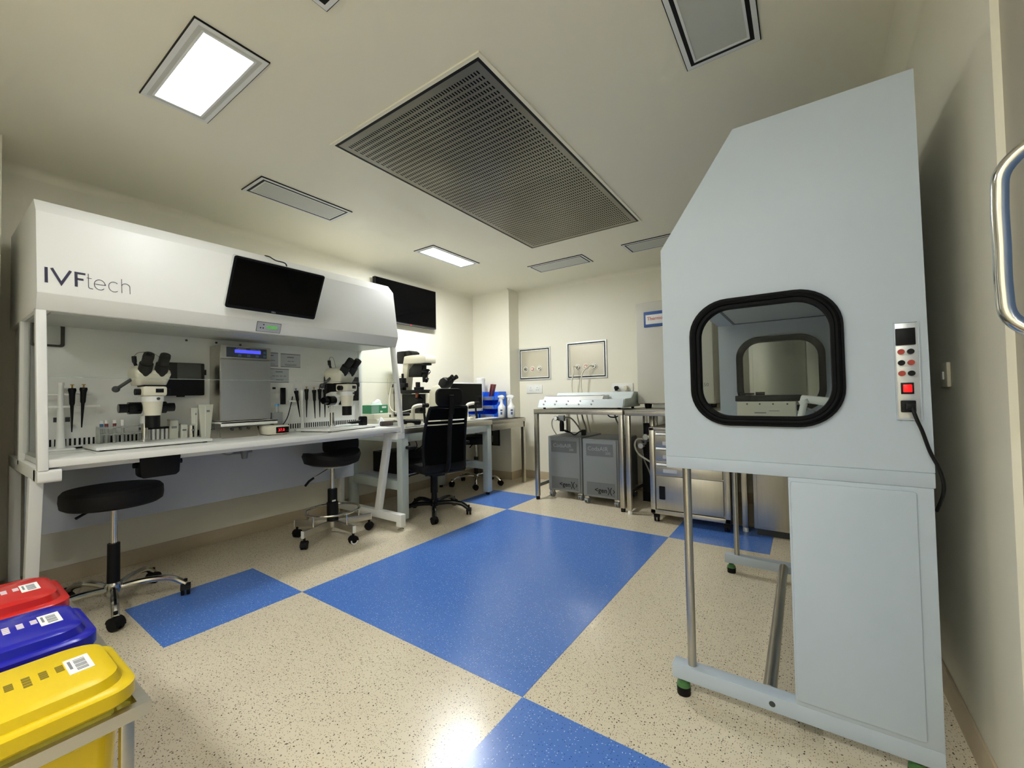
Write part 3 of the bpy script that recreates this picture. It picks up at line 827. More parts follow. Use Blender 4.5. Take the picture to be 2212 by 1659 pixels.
paper('grey paper notice taped below the other two sheets', 1.545, 1.684, 1.23, 1.334, [(.28, .66, .74, .008), (.1, .26, .44, .005), (.3, .44, .44, .005), (.5, .64, .44, .005), (.7, .84, .44, .005), (.3, .7, .15, .006)])

# ------------------------------------------------------------------ small things on the bench
rk = thing('tube_rack', 'clear test tube rack with capped tubes behind the left microscope', 'tube rack', (-.13, .68, ZW))
for zz in (.005, .07, .105):
    part(rk, 'shelf', box(B(), -.165, -.095, .585, .775, ZW + zz, ZW + zz + .004), M_CLEARP)
for yy in (.585, .770):
    part(rk, 'end_plate', box(B(), -.165, -.095, yy, yy + .005, ZW, ZW + .115), M_CLEARP)
M_CAPR = mat('dark_red_band', rgb(120, 40, 50), 0.5, var=0.05); M_CAPB = mat('blue_band', rgb(70, 110, 150), 0.5, var=0.05)
for i, (yy, band, lab) in enumerate(((.602, M_CAPB, 'white-capped tube with blue band at the rack end'), (.622, M_CAPR, 'white-capped tube with red band beside the blue-banded tube'),
                                     (.656, M_CAPR, 'white-capped tube with red band near the rack middle'), (.69, M_WHITE2, 'clear tube with white cap beside the focus knob'))):
    tt = thing('test_tube', lab, 'test tube', (-.13, yy, ZW + .012), 'tubes in the rack')
    part(tt, 'glass', lathe(B(), [(0, 0), (.005, .002), (.0075, .01), (.0075, .12), (0, .12)], (-.13, yy, ZW + .012), 14), M_CLEARP)
    part(tt, 'band', cyl(B(), (-.13, yy, ZW + .115), (-.13, yy, ZW + .131), .008, n=14), band)
    part(tt, 'cap', cyl(B(), (-.13, yy, ZW + .131), (-.13, yy, ZW + .15), .0085, n=14), M_WHITE2)
dr = thing('dish_rack', 'black slotted rack holding clear holders behind the microscope objective', 'rack', (-.12, .83, ZW))
part(dr, 'tray', box(B(), -.15, -.1, .765, .9, ZW, ZW + .02, .002), M_BLACK)
part(dr, 'top_rail', box(B(), -.15, -.1, .765, .9, ZW + .085, ZW + .097, .002), M_BLACK)
for i in range(6):
    part(dr, 'holder', box(B(), -.147, -.103, .775 + i * .021, .787 + i * .021, ZW + .02, ZW + .085), M_WHITE2)
M_PACK = mat('translucent_pack', rgb(206, 206, 190), 0.45, var=0.04)
for (lab, x, yy, wd, h, m_) in (('tall translucent tub beside the dish rack', -.11, .918, .044, .135, M_PACK), ('short translucent tub between taller ones', -.10, .968, .034, .105, M_PACK),
                                ('cream small tub beside the paper packs', -.10, 1.014, .03, .10, M_IVORY)):
    q = thing('specimen_tub', lab, 'container', (x, yy, ZW), 'tubs on the hood bench')
    part(q, 'body', box(B(), x - wd / 2, x + wd / 2, yy - wd / 2, yy + wd / 2, ZW, ZW + h, .005), m_)
    part(q, 'lid', box(B(), x - wd / 2 - .001, x + wd / 2 + .001, yy - wd / 2 - .001, yy + wd / 2 + .001, ZW + h - .004, ZW + h + .004, .002), M_CLEARP)
    part(q, 'label_print', box(B(), x + wd / 2, x + wd / 2 + .0006, yy - wd * .3, yy + wd * .3, ZW + h * .62, ZW + h * .72), M_INKGREY)
for (lab, yy, h, ww) in (('slim clear paper pouch standing behind the fan of packs', 1.022, .205, .036), ('fan of clear-and-white pouches standing upright on the bench', 1.083, .225, .075)):
    q = thing('sterile_pouch', lab, 'pouch', (-.1, yy, ZW), 'standing pouches')
    bm = B(); prism(bm, [(yy - ww * .32, ZW), (yy + ww * .3, ZW), (yy + ww * .55, ZW + h), (yy - ww * .55, ZW + h)], 'x', -.105, -.085, .002)
    part(q, 'pouch', bm, M_PACK)
    part(q, 'label_print', box(B(), -.0852, -.0844, yy + ww * .05, yy + ww * .28, ZW + h * .78, ZW + h * .84), M_INKGREY)
    part(q, 'seal_strip', box(B(), -.0852, -.0845, yy - ww * .08, yy - ww * .03, ZW + .02, ZW + h * .96), M_WHITE2)
vr = thing('pipette_rest', 'folded steel rest with notches lying under the incubator shelf', 'rest', (-.04, 1.26, ZW))
bm = B()
prism(bm, [(-.10, ZW), (-.095, ZW), (-.06, ZW + .055), (-.025, ZW), (-.02, ZW), (-.0575, ZW + .062), (-.0625, ZW + .062)], 'y', 1.15, 1.38)
part(vr, 'ridge', bm, M_STEELH)
bm = B(); prism(bm, [(-.17, ZW), (-.165, ZW), (-.135, ZW + .05), (-.105, ZW), (-.1, ZW), (-.1325, ZW + .057), (-.1375, ZW + .057)], 'y', 1.10, 1.33)
part(vr, 'ridge', bm, M_STEELH)
nb = B()
for yy in (1.22, 1.27, 1.32):
    cyl(nb, (-.066, yy, ZW + .055), (-.048, yy, ZW + .055), .010, n=14)
part(vr, 'notch', nb, M_DKGREY)
bh = thing('block_heater', 'ivory block heater with red digits beside the steel incubator', 'heater', (.0, 1.49, ZW))
part(bh, 'case', box(B(), -.09, .055, 1.40, 1.545, ZW + .004, ZW + .066, .008), M_IVORY)
dp = part(bh, 'display_window', box(B(), .0545, .057, 1.452, 1.54, ZW + .012, ZW + .056, .002), M_BLACKG)
part(dp, 'digits', text_bm('37.0', .026, Vector((.0573, 1.488, ZW + .034)), Uy, Vz, .0003), M_REDLED)
part(bh, 'heating_block', box(B(), -.08, -.02, 1.475, 1.535, ZW + .066, ZW + .155, .003), M_GREYMET)
part(bh, 'foot', box(box(B(), -.07, .03, 1.41, 1.43, ZW, ZW + .006), -.07, .03, 1.52, 1.54, ZW, ZW + .006), M_RUBBER)
tt = thing('sample_tube', 'clear tube with bright blue cap in the block heater', 'test tube', (-.05, 1.51, ZW + .155))
part(tt, 'tube', cyl(B(), (-.05, 1.51, ZW + .155), (-.05, 1.51, ZW + .20), .011, n=16), M_CLEARP)
part(tt, 'cap', cyl(B(), (-.05, 1.51, ZW + .20), (-.05, 1.51, ZW + .216), .014, n=16), mat('sky_blue_cap', rgb(80, 150, 205), 0.4, var=0.03))
single('bench_cable', 'black power cable rising behind the block heater', 'cable', tube(B(), spline([(-.1, 1.53, ZW + .02), (-.14, 1.57, ZW + .03), (-.17, 1.64, ZW + .1), (-.19, 1.68, ZW + .2), (-.2, 1.70, ZW + .27)]), .0035, 8), M_BLACK)
single('bench_cable', 'black cable lying along the back of the bench by the pipette stand', 'cable', tube(B(), spline([(-.19, .37, ZW + .006), (-.17, .47, ZW + .006), (-.19, .56, ZW + .006), (-.165, .66, ZW + .006), (-.19, .75, ZW + .006)]), .005, 8), M_BLACK)
hd = thing('hand_lamp', 'black hand lamp lying on the base plate at the hood end', 'lamp', (.08, 2.12, ZW + .022))
zz = ZW + .052
part(hd, 'handle', tube(B(), [(.10, 1.985, zz), (.10, 2.02, zz), (.095, 2.11, zz + .006)], .01, 14, radii=[.004, .012, .013]), M_BLACK)
part(hd, 'head', prism(B(), rrect(2.105, 2.15, zz - .03, zz + .045, .012, 3), 'x', .06, .12, .004), M_BLACK)
single('glass_plate', 'clear glass plate on the microscope base at the hood end', 'glass plate', box(B(), -.02, .10, 1.98, 2.13, ZW + .022, ZW + .026), M_GEDGE)
# valve under the bench
vv = thing('gas_valve', 'grey metal gas valve under the white bench front', 'valve', (-.23, 1.37, .68))
part(vv, 'body', lathe(B(), [(0, -.05), (.018, -.05), (.022, -.02), (.024, .0), (.02, .03), (0, .03)], (-.22, 1.365, .73), 18), M_GREYMET)
part(vv, 'pipe', cyl(B(), (-.235, 1.30, .725), (-.235, 1.42, .725), .009), M_GREYMET)
part(vv, 'hose', tube(B(), spline([(-.235, 1.30, .725), (-.22, 1.26, .72), (-.22, 1.2, .75), (-.23, 1.16, .785)]), .005, 8), M_HOSEG)
ub = thing('under_bench_unit', 'black unit with side knobs fixed under the worktop above the round stool', 'equipment box', (.1, .785, .69))
part(ub, 'case', prism(B(), [(.70, .816), (.882, .816), (.876, .70), (.86, .685), (.715, .685), (.704, .70)], 'x', .05, .15, .006), M_BLACK)
for (a, b) in ((.683, .702), (.88, .899)):
    part(ub, 'knob', cyl(B(), (.1, a, .755), (.1, b, .755), .014), M_BLACK)

# ------------------------------------------------------------------ stools and chair
def caster(parent, p, ang, r=.031, white=False, m=None):
    """twin-wheel caster under point p=(x,y); wheel axis perpendicular to ang"""
    d = Vector((math.cos(ang), math.sin(ang), 0)); s = Vector((-d.y, d.x, 0))
    c = Vector((p[0], p[1], r))
    b = B(); cyl(b, c + s * .006, c + s * .020, r, n=18); cyl(b, c - s * .006, c - s * .020, r, n=18)
    o = part(parent, 'caster', b, m or M_RUBBER)
    b = B(); cyl(b, c + Vector((0, 0, r * .6)), c + Vector((0, 0, r * 1.9)), .009, n=12)
    hv = []
    for sg in (-1, 1):
        hv.append([b.verts.new(c + s * (sg * .0225) + d * (r * 1.12 * math.cos(R(q_))) + Vector((0, 0, r * 1.12 * math.sin(R(q_))))) for q_ in (-10, 20, 50, 80, 110, 140, 170)])
        b.faces.new(hv[-1])
    for i in range(6):
        b.faces.new((hv[0][i], hv[0][i + 1], hv[1][i + 1], hv[1][i]))
    b.faces.new((hv[0][0], hv[1][0], hv[1][6], hv[0][6]))
    part(o, 'stem', b, m or M_RUBBER)
    if white:
        b = B(); ring(b, [(r * math.cos(a / 24 * 6.2832), r * math.sin(a / 24 * 6.2832)) for a in range(24)], [(r * .68 * math.cos(a / 24 * 6.2832), r * .68 * math.sin(a / 24 * 6.2832)) for a in range(24)], 'y', -.0215, -.0195)
        xform(b, Matrix.Translation(c) @ Matrix.Rotation(ang, 4, 'Z'))
        part(o, 'white_rim', b, M_WHITE2)

def star_base(t, r, n, a0, m, hub_z, curved=True, rad=.016):
    for i in range(n):
        a = a0 + 2 * math.pi * i / n; d = Vector((math.cos(a), math.sin(a), 0))
        b = B()
        pts = [d * .02 + Vector((0, 0, hub_z)), d * (r * .45) + Vector((0, 0, hub_z + .012)), d * (r * .78) + Vector((0, 0, hub_z)), d * (r * .96) + Vector((0, 0, hub_z - .035)), d * r + Vector((0, 0, .062))]
        tube(b, spline(pts, 4), rad, 10, radii=None)
        part(t, 'base_arm', b, m)
        caster(t, (d.x * r, d.y * r), a + .6 + i * 1.1)

def round_stool(label, loc, a0, seat_r, seat_z, base_r, group):
    t = thing('lab_stool', label, 'stool', group=group)
    part(t, 'seat', lathe(B(), [(0, seat_z - .092), (seat_r * .9, seat_z - .092), (seat_r * .98, seat_z - .08), (seat_r, seat_z - .05), (seat_r * .99, seat_z - .015), (seat_r * .93, seat_z + .0), (seat_r * .5, seat_z + .007), (0, seat_z + .009)], (0, 0, 0), 40), M_LEATH)
    part(t, 'seat_plate', cyl(B(), (0, 0, seat_z - .105), (0, 0, seat_z - .09), .06), M_BLACK)
    b = B(); tube(b, [(.0, -.02, seat_z - .10), (.02, -.1, seat_z - .105), (.03, -.15, seat_z - .13)], .007, 8)
    part(t, 'height_lever', b, M_BLACK)
    part(t, 'gas_column', cyl(B(), (0, 0, .33), (0, 0, seat_z - .08), .015), M_CHROME)
    part(t, 'column_sleeve', cyl(B(), (0, 0, .13), (0, 0, .345), .027, .026), M_BLACK)
    part(t, 'hub', lathe(B(), [(0, .075), (.034, .075), (.038, .09), (.038, .13), (.03, .14), (0, .14)], (0, 0, 0), 24), M_CHROME)
    star_base(t, base_r, 5, a0, M_CHROME, .108)
    t.location = loc
    return t
round_stool('round black stool with chrome five-star base beside the waste bins', (.02, .625, 0), R(-10), .208, .645, .31, 'lab stools')
round_stool('black stool with chrome base tucked under the far steel table', (-.27, 4.0, 0), R(20), .215, .605, .31, 'lab stools')

t = thing('lab_stool', 'black padded stool with chrome foot ring and square steel base arms', 'stool', group='lab stools')
bm = B()
lathe(bm, [(0, .57), (.16, .57), (.205, .585), (.222, .615), (.212, .645), (.17, .655), (0, .640)], (0, 0, 0), 40)
for v in bm.verts:
    v.co.x *= .94; v.co.z += .045 * (v.co.y / .222) ** 2 * (1 if v.co.z > .6 else .4)
part(t, 'seat', bm, M_LEATH)
part(t, 'seat_plate', cyl(B(), (0, 0, .55), (0, 0, .572), .07), M_IVORY)
b = B(); tube(b, [(.03, -.03, .56), (.06, -.2, .50)], .004, 8); part(t, 'height_lever', b, M_CHROME)
b = B(); tube(b, [(.06, -.19, .502), (.07, -.23, .487), (.08, -.265, .46)], .009, 8); part(t, 'lever_grip', b, M_BLACK)
part(t, 'gas_column', cyl(B(), (0, 0, .37), (0, 0, .56), .016), M_CHROME)
part(t, 'column_sleeve', cyl(B(), (0, 0, .27), (0, 0, .38), .036), M_BLACK)
part(t, 'column_sleeve', cyl(B(), (0, 0, .12), (0, 0, .275), .043), M_BLACK)
part(t, 'sleeve_sticker', box(B(), .0425, .0445, -.03, .0, .288, .30), M_WHITE2)
part(t, 'hub', cyl(B(), (0, 0, .085), (0, 0, .13), .045), M_STEEL)
b = B(); tube(b, [(.2 * math.cos(i / 40 * 6.28318), .2 * math.sin(i / 40 * 6.28318), .215) for i in range(40)], .009, 10, closed=True)
part(t, 'foot_ring', b, M_CHROME)
for i in range(5):
    a = R(-74 + 72 * i); d = Vector((math.cos(a), math.sin(a), 0))
    b = B(); box(b, .03, .30, -.012, .012, .085, .135, .002); xform(b, Matrix.Rotation(a, 4, 'Z')); part(t, 'base_arm', b, M_STEELH)
    b = B(); box(b, .298, .303, -.0125, .0125, .084, .136); xform(b, Matrix.Rotation(a, 4, 'Z')); part(t, 'arm_cap', b, M_WHITE2)
    b = B(); cyl(b, d * .2 + Vector((0, 0, .13)), d * .2 + Vector((0, 0, .21)), .007); part(t, 'ring_strut', b, M_CHROME)
    caster(t, (d.x * .285, d.y * .285), a + .5 + i, .03, white=(i == 1))
b = B(); tube(b, spline([(-.05, .02, .56), (-.16, .12, .56), (-.22, .19, .60), (-.22, .19, .68)]), .010, 8); part(t, 'back_bar', b, M_BLACK)
b = B(); prism(b, rrect(-.15, .15, -.07, .07, .05, 5), 'x', -.025, .025, .012); xform(b, Matrix.Translation((-.2, .20, .705)) @ Matrix.Rotation(R(-30), 4, 'Z'))
part(t, 'backrest', b, M_LEATH)
t.location = (-.02, 1.92, 0)

# office chair with mesh back, facing the microscope table
t = thing('office_chair', 'black mesh-back office chair with headrest at the microscope table', 'chair')
star_base(t, .33, 5, R(150), M_BLACKG, .10, rad=.020)
part(t, 'hub', cyl(B(), (0, 0, .08), (0, 0, .14), .04), M_BLACKG)
part(t, 'gas_column', cyl(B(), (0, 0, .13), (0, 0, .40), .028, .024), M_BLACK)
part(t, 'column_cover', cyl(B(), (0, 0, .20), (0, 0, .36), .034), M_BLACK)
part(t, 'mechanism', box(B(), -.09, .12, -.07, .07, .36, .42, .01), M_BLACK)
b = B(); prism(b, rrect(-.23, .25, -.24, .24, .07, 6), 'z', .42, .50, .025); part(t, 'seat', b, M_LEATH)
# backrest: curved frame and horizontal mesh slats with two open gaps
def bx_(z):
    k = (z - .42) / .58
    return -.21 - .07 * k - .05 * math.sin(math.pi * min(1, max(0, k))) * -.8
def hw(z):
    k = (z - .42) / .58
    return .165 + .05 * math.sin(math.pi * (.25 + .6 * k))
side = [(bx_(z), s_ * hw(z), z) for s_ in (1,) for z in [.42 + .058 * i for i in range(11)]]
for s_ in (1, -1):
    b = B(); tube(b, [(p[0], s_ * p[1], p[2]) for p in side], .014, 8); part(t, 'back_frame', b, M_DKGREY if False else M_BLACK)
b = B(); tube(b, [(bx_(1.0), hw(1.0) * (1 - i / 5), 1.0 + .004 * math.sin(math.pi * i / 10)) for i in range(11)], .014, 8); part(t, 'back_frame', b, M_BLACK)
b = B(); tube(b, [(bx_(.42) , hw(.42) * (1 - i / 5), .42) for i in range(11)], .016, 8); part(t, 'back_frame', b, M_BLACK)
def band(z0, z1, n=8):
    bm = B(); rows = []
    for k in range(5):
        z = z0 + (z1 - z0) * k / 4
        rows.append([bm.verts.new((bx_(z) - .018 * (1 - (2 * i / n - 1) ** 2), hw(z) * (2 * i / n - 1), z)) for i in range(n + 1)])
    for a_, c_ in zip(rows, rows[1:]):
        for i in range(n):
            bm.faces.new((a_[i], a_[i + 1], c_[i + 1], c_[i]))
    bmesh.ops.solidify(bm, geom=bm.faces[:], thickness=.006)
    return bm
for (z0, z1) in ((.43, .61), (.605, .725), (.72, .843), (.854, .879), (.890, .99)):
    part(t, 'mesh_band', band(z0, z1), M_MESHK)
part(t, 'spine', tube(B(), spline([(.0, 0, .40), (-.16, 0, .41), (-.25, 0, .46), (-.275, 0, .6), (-.29, 0, .8), (-.325, 0, 1.0), (-.325, 0, 1.10)]), .02, 8), M_BLACK)
b = B(); prism(b, rrect(-.135, .135, 1.01, 1.17, .05, 6), 'x', -.02, .02, .012); xform(b, Matrix.Translation((-.285, 0, 0)) @ Matrix.Rotation(R(6), 4, 'Y')) if False else xform(b, Matrix.Translation((-.288, 0, 0)))
part(t, 'headrest', b, M_BLACK)
part(t, 'headrest_stem', box(B(), -.345, -.315, -.02, .02, .94, 1.11, .006), M_BLACK)
for s_ in (1, -1):
    b = B(); tube(b, spline([(-.02, s_ * .22, .43), (-.02, s_ * .28, .47), (-.03, s_ * .285, .58), (-.03, s_ * .285, .64)]), .015, 8); part(t, 'arm_post', b, M_BLACK)
    b = B(); box(b, -.14, .12, s_ * .285 - .035, s_ * .285 + .035, .64, .668, .01); part(t, 'armrest', b, M_BLACK)
b = B(); tube(b, [(.02, .1, .40), (.03, .22, .385), (.03, .28, .37)], .006, 8); part(t, 'tilt_lever', b, M_BLACK)
t.location = (.21, 2.81, 0); t.rotation_euler = (0, 0, R(165))

# ------------------------------------------------------------------ microscope table and side table
mt = thing('microscope_table', 'steel-topped table with pale green-grey square legs under the big microscope', 'table', (-.2, 3.09, 0))
ZT = .822
part(mt, 'tabletop', box(B(), -.62, .205, 2.44, 3.725, .775, ZT, .003), M_STEELH)
for (x, y) in ((.16, 2.48), (.16, 3.68), (-.56, 2.48), (-.56, 3.68)):
    part(mt, 'leg', box(B(), x - .036, x + .036, y - .036, y + .036, .03, .775, .004), M_TEAL)
    part(mt, 'foot', cyl(B(), (x, y, 0), (x, y, .032), .02), M_BLACK)
part(mt, 'apron', box(B(), .13, .19, 2.5, 3.66, .70, .774, .003), M_TEAL)
part(mt, 'apron', box(B(), -.6, -.54, 2.5, 3.66, .70, .774, .003), M_TEAL)
for y in (2.48, 3.68):
    part(mt, 'apron', box(B(), -.54, .13, y - .03, y + .03, .70, .774, .003), M_TEAL)
    part(mt, 'stretcher', box(B(), -.54, .13, y - .03, y + .03, .28, .36, .003), M_TEAL)
part(mt, 'slab', box(B(), -.5, .15, 2.52, 3.64, ZT, ZT + .014, .002), M_ALU)
st = thing('steel_side_table', 'plain steel side table beside the column holding the spray bottles', 'table', (-.2, 4.08, 0))
part(st, 'tabletop', box(B(), -.62, .195, 3.735, 4.425, .77, .812, .003), M_STEELH)
part(st, 'apron', box(B(), .16, .19, 3.75, 4.41, .70, .77, .002), M_STEELH)
for (x, y) in ((.17, 4.40), (-.58, 4.40), (-.58, 3.77), (.10, 3.77)):
    part(st, 'leg', box(B(), x - .02, x + .02, y - .02, y + .02, .0, .77, .003), M_STEEL)
ZS = .812
# inverted microscope
im = thing('inverted_microscope', 'large inverted microscope with black lamp house on the steel table', 'microscope', (-.2, 3.05, ZT + .014))
z0 = ZT + .014
part(im, 'base', prism(B(), [(-.49, z0), (.15, z0), (.15, z0 + .05), (.05, z0 + .09), (-.02, z0 + .17), (-.02, 1.13), (-.46, 1.13), (-.49, 1.0)], 'y', 2.97, 3.14, .008), M_IVORY)
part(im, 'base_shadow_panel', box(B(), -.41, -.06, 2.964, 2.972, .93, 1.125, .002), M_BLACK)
part(im, 'stage', box(B(), -.47, -.035, 2.90, 3.2, 1.137, 1.17, .004), M_BLACK)
part(im, 'rear_pillar', prism(B(), [(-.48, 1.13), (-.41, 1.13), (-.36, 1.46), (-.44, 1.50), (-.46, 1.30)], 'y', 3.01, 3.10, .006), M_IVORY)
part(im, 'lamp_house', box(B(), -.52, -.40, 2.99, 3.12, 1.46, 1.59, .008), M_BLACK)
part(im, 'lamp_cap', prism(B(), [(-.41, 1.535), (-.29, 1.535), (-.29, 1.57), (-.33, 1.59), (-.41, 1.59)], 'y', 3.0, 3.11, .004), M_BLACK)
part(im, 'light_head', prism(B(), [(-.41, 1.45), (-.065, 1.445), (-.065, 1.512), (-.1, 1.532), (-.3, 1.535), (-.39, 1.53)], 'y', 2.98, 3.13, .008), M_IVORY)
part(im, 'condenser_arm', prism(B(), [(-.37, 1.31), (-.17, 1.305), (-.16, 1.44), (-.29, 1.446), (-.36, 1.39)], 'y', 3.02, 3.09, .006), M_BLACK)
part(im, 'lens_turret', lathe(B(), [(0, 1.425), (.05, 1.425), (.05, 1.445), (0, 1.445)], (-.12, 3.05, 0), 20), M_BLACK)
cb = B(); lathe(cb, [(0, 1.33), (.03, 1.33), (.045, 1.35), (.045, 1.365), (.03, 1.385), (0, 1.385)], (-.13, 3.05, 0), 20); lathe(cb, [(0, 1.25), (.028, 1.25), (.03, 1.33), (0, 1.33)], (-.145, 3.05, 0), 18)
part(im, 'condenser', cb, M_BLACK)
part(im, 'needle_holder', tube(B(), [(-.12, 3.02, 1.26), (-.07, 3.0, 1.285), (.0, 2.97, 1.35)], .003, 8), M_CHROME)
nb = B(); cyl(nb, (-.11, 3.03, 1.25), (-.075, 3.0, 1.285), .009); cyl(nb, (-.09, 3.04, 1.285), (-.06, 3.0, 1.26), .007)
part(im, 'needle_clamp', nb, M_BLACK)
mb_ = B(); box(mb_, -.42, -.36, 2.93, 2.985, 1.17, 1.30, .006); box(mb_, -.40, -.31, 2.92, 2.965, 1.20, 1.245, .004); cyl(mb_, (-.385, 2.955, 1.30), (-.385, 2.955, 1.345), .012); cyl(mb_, (-.44, 2.95, 1.23), (-.44, 2.95, 1.27), .02)
part(im, 'drive_motor', mb_, M_BLACK)
mb_ = B(); box(mb_, -.23, -.12, 2.97, 3.01, 1.17, 1.20, .004); box(mb_, -.2, -.165, 2.965, 3.0, 1.20, 1.25, .003)
part(im, 'drive_motor', mb_, M_BLACK)
part(im, 'nosepiece', lathe(B(), [(0, 1.05), (.05, 1.05), (.062, 1.065), (.062, 1.08), (.02, 1.10), (0, 1.10)], (-.14, 2.985, 0), 24), M_BLACK)
part(im, 'amber_objective', lathe(B(), [(0, 1.09), (.016, 1.09), (.018, 1.135), (0, 1.135)], (-.16, 2.95, 0), 16), M_ORANGE)
part(im, 'focus_knob', lathe(B(), [(0, -.045), (.04, -.045), (.045, -.02), (.045, 0), (0, 0)], (-.13, 2.97, .985), 24, 'y'), M_BLACK)
part(im, 'eyepiece_body', prism(B(), [(-.03, 1.0), (.12, 1.0), (.155, 1.15), (.10, 1.215), (.02, 1.20), (-.03, 1.15)], 'y', 2.99, 3.12, .01), M_IVORY)
part(im, 'binocular_head', prism(B(), [(.085, 1.175), (.165, 1.185), (.215, 1.255), (.16, 1.29), (.11, 1.27), (.085, 1.23)], 'y', 3.0, 3.11, .012), M_BLACK)
for y in (3.03, 3.09):
    e = part(im, 'eyepiece', cyl(B(), (.185, y, 1.255), (.245, y, 1.285), .019, .018), M_BLACK)
    part(e, 'eyecup', cyl(B(), (.245, y, 1.285), (.26, y, 1.292), .020, .022), M_RUBBER)
    part(e, 'lens', cyl(B(), (.2585, y, 1.2912), (.2612, y, 1.2925), .012), M_BLACKG)
cw = B()
for k in range(4):
    tube(cw, spline([(-.40, 2.95 - .004 * k, 1.30 - .02 * k), (-.45, 2.92, 1.27 - .02 * k), (-.47, 2.91, 1.18), (-.48, 2.92, 1.05 - .03 * k), (-.5, 2.93, .9)]), .0035, 6)
part(im, 'cables', cw, M_BLACK)
cw = B(); tube(cw, spline([(-.40, 2.95, 1.32), (-.46, 2.9, 1.28), (-.48, 2.86, 1.12), (-.40, 2.80, 1.0), (-.25, 2.76, .95), (-.02, 2.76, .98)]), .004, 6)
part(im, 'white_lead', cw, M_HOSE)
# micromanipulators
def manip(label, loc, flip):
    t = thing('micromanipulator', label, 'manipulator', group='joystick manipulators')
    part(t, 'foot', box(B(), -.05, .05, -.045, .045, 0, .03, .006), M_IVORY)
    part(t, 'arm', tube(B(), spline([(-.01, -.02, .02), (-.012, -.025, .1), (-.008, -.02, .16), (.01, .02, .178), (.02, .06, .18)]), .018, 10), M_IVORY)
    part(t, 'joystick', tube(B(), [(.03, .075, .165), (.03, .078, .10), (.035, .085, .03), (.035, .087, .012)], .01, 12, radii=[.010, .010, .014, .016]), M_BLACK)
    part(t, 'ball_joint', ball(B(), (.028, .07, .178), .022), M_BLACK)
    part(t, 'lock_ring', lathe(B(), [(0, -.02), (.022, -.02), (.022, .02), (0, .02)], (.02, .115, .178), 18, 'y'), M_BLACK)
    part(t, 'side_knob', lathe(B(), [(0, -.02), (.018, -.02), (.018, .035), (0, .035)], (.03, .02, .03), 16, 'y'), M_CHROME)
    t.location = loc
    return t
manip('joystick manipulator beside the hood post on the microscope table', (.06, 2.73, ZT + .014), 1)
manip('joystick manipulator before the white-framed monitor', (.06, 3.50, ZT + .014), 1)
b_ = thing('handset', 'black barrel-shaped handset lying by the hood post', 'handset', (.08, 2.64, ZT + .014))
part(b_, 'barrel', cyl(B(), (.10, 2.55, .875), (.12, 2.72, .862), .022, .025), M_BLACK)
part(b_, 'cradle', box(B(), .07, .13, 2.57, 2.65, ZT + .014, .862, .004), M_IVORY)
b_ = thing('micro_pump', 'small clear and black pump unit behind the hood post', 'pump', (.0, 2.6, ZT + .014))
part(b_, 'block', box(B(), -.05, .05, 2.55, 2.66, ZT + .014, ZT + .045, .003), M_DIFF)
part(b_, 'barrel', cyl(B(), (-.03, 2.55, .935), (.0, 2.70, .935), .016), M_BLACK)
part(b_, 'stand', cyl(B(), (-.02, 2.6, ZT + .04), (-.02, 2.6, .935), .012), M_CHROME)
# power boxes, tissue box and tray at the table end by the hood
b_ = thing('control_box', 'lower cream control box on the table behind the hood glass', 'control box', (-.3, 2.58, ZT + .014), 'cream control boxes')
part(b_, 'case', box(B(), -.45, -.18, 2.47, 2.70, ZT + .014, ZT + .075, .004), M_IVORY); part(b_, 'switch', box(B(), -.181, -.178, 2.66, 2.68, ZT + .03, ZT + .055), M_BLACK)
b_ = thing('control_box', 'upper cream control box carrying the green tissue carton', 'control box', (-.3, 2.56, ZT + .075), 'cream control boxes')
part(b_, 'case', box(B(), -.45, -.2, 2.45, 2.66, ZT + .075, ZT + .125, .004), M_IVORY); part(b_, 'switch', box(B(), -.201, -.198, 2.63, 2.645, ZT + .085, ZT + .11), M_BLACK)
b_ = thing('tissue_carton', 'green tissue carton with a white tissue pulled out', 'tissue box', (-.3, 2.56, ZT + .125))
part(b_, 'carton', box(B(), -.40, -.24, 2.455, 2.645, ZT + .125, ZT + .205, .002), M_GREEN)
part(b_, 'white_patch', box(B(), -.2405, -.239, 2.455, 2.54, ZT + .13, ZT + .2), mat('pale_green_print', rgb(120, 160, 140), 0.6, var=0.05))
part(b_, 'print_block', box(box(B(), -.2405, -.2385, 2.575, 2.625, ZT + .175, ZT + .192), -.2405, -.2385, 2.555, 2.58, ZT + .135, ZT + .15), M_WHITE2)
bm = B(); lathe(bm, [(.06, 0), (.05, .02), (.045, .035), (.02, .045), (0, .05)], (0, 0, 0), 14)
for v in bm.verts:
    v.co.x *= .6; v.co.y *= 1.1; v.co.z *= 1 + .3 * math.sin(v.co.y * 60); v.co += Vector((-.32, 2.57, ZT + .204))
part(b_, 'tissue', bm, M_TISSUE)
b_ = thing('instrument_tray', 'dark brown tray with rounded corners at the hood end', 'tray', (-.06, 2.54, ZT + .014))
part(b_, 'tray', prism(B(), rrect(2.44, 2.62, ZT + .014, ZT + .058, .012, 3), 'x', -.10, -.07, .003), M_BROWN)
bm = B(); lathe(bm, [(.045, 0), (.04, .02), (.022, .05), (.008, .075), (0, .08)], (0, 0, 0), 10)
for i, v in enumerate(bm.verts):
    a = math.atan2(v.co.y, v.co.x); k = 1 + .18 * math.cos(5 * a); v.co.x *= k; v.co.y *= k; v.co += Vector((-.155, 2.5, ZT + .014))
single('crumpled_tissue', 'white crumpled tissue peak behind the brown tray', 'tissue', bm, M_TISSUE)
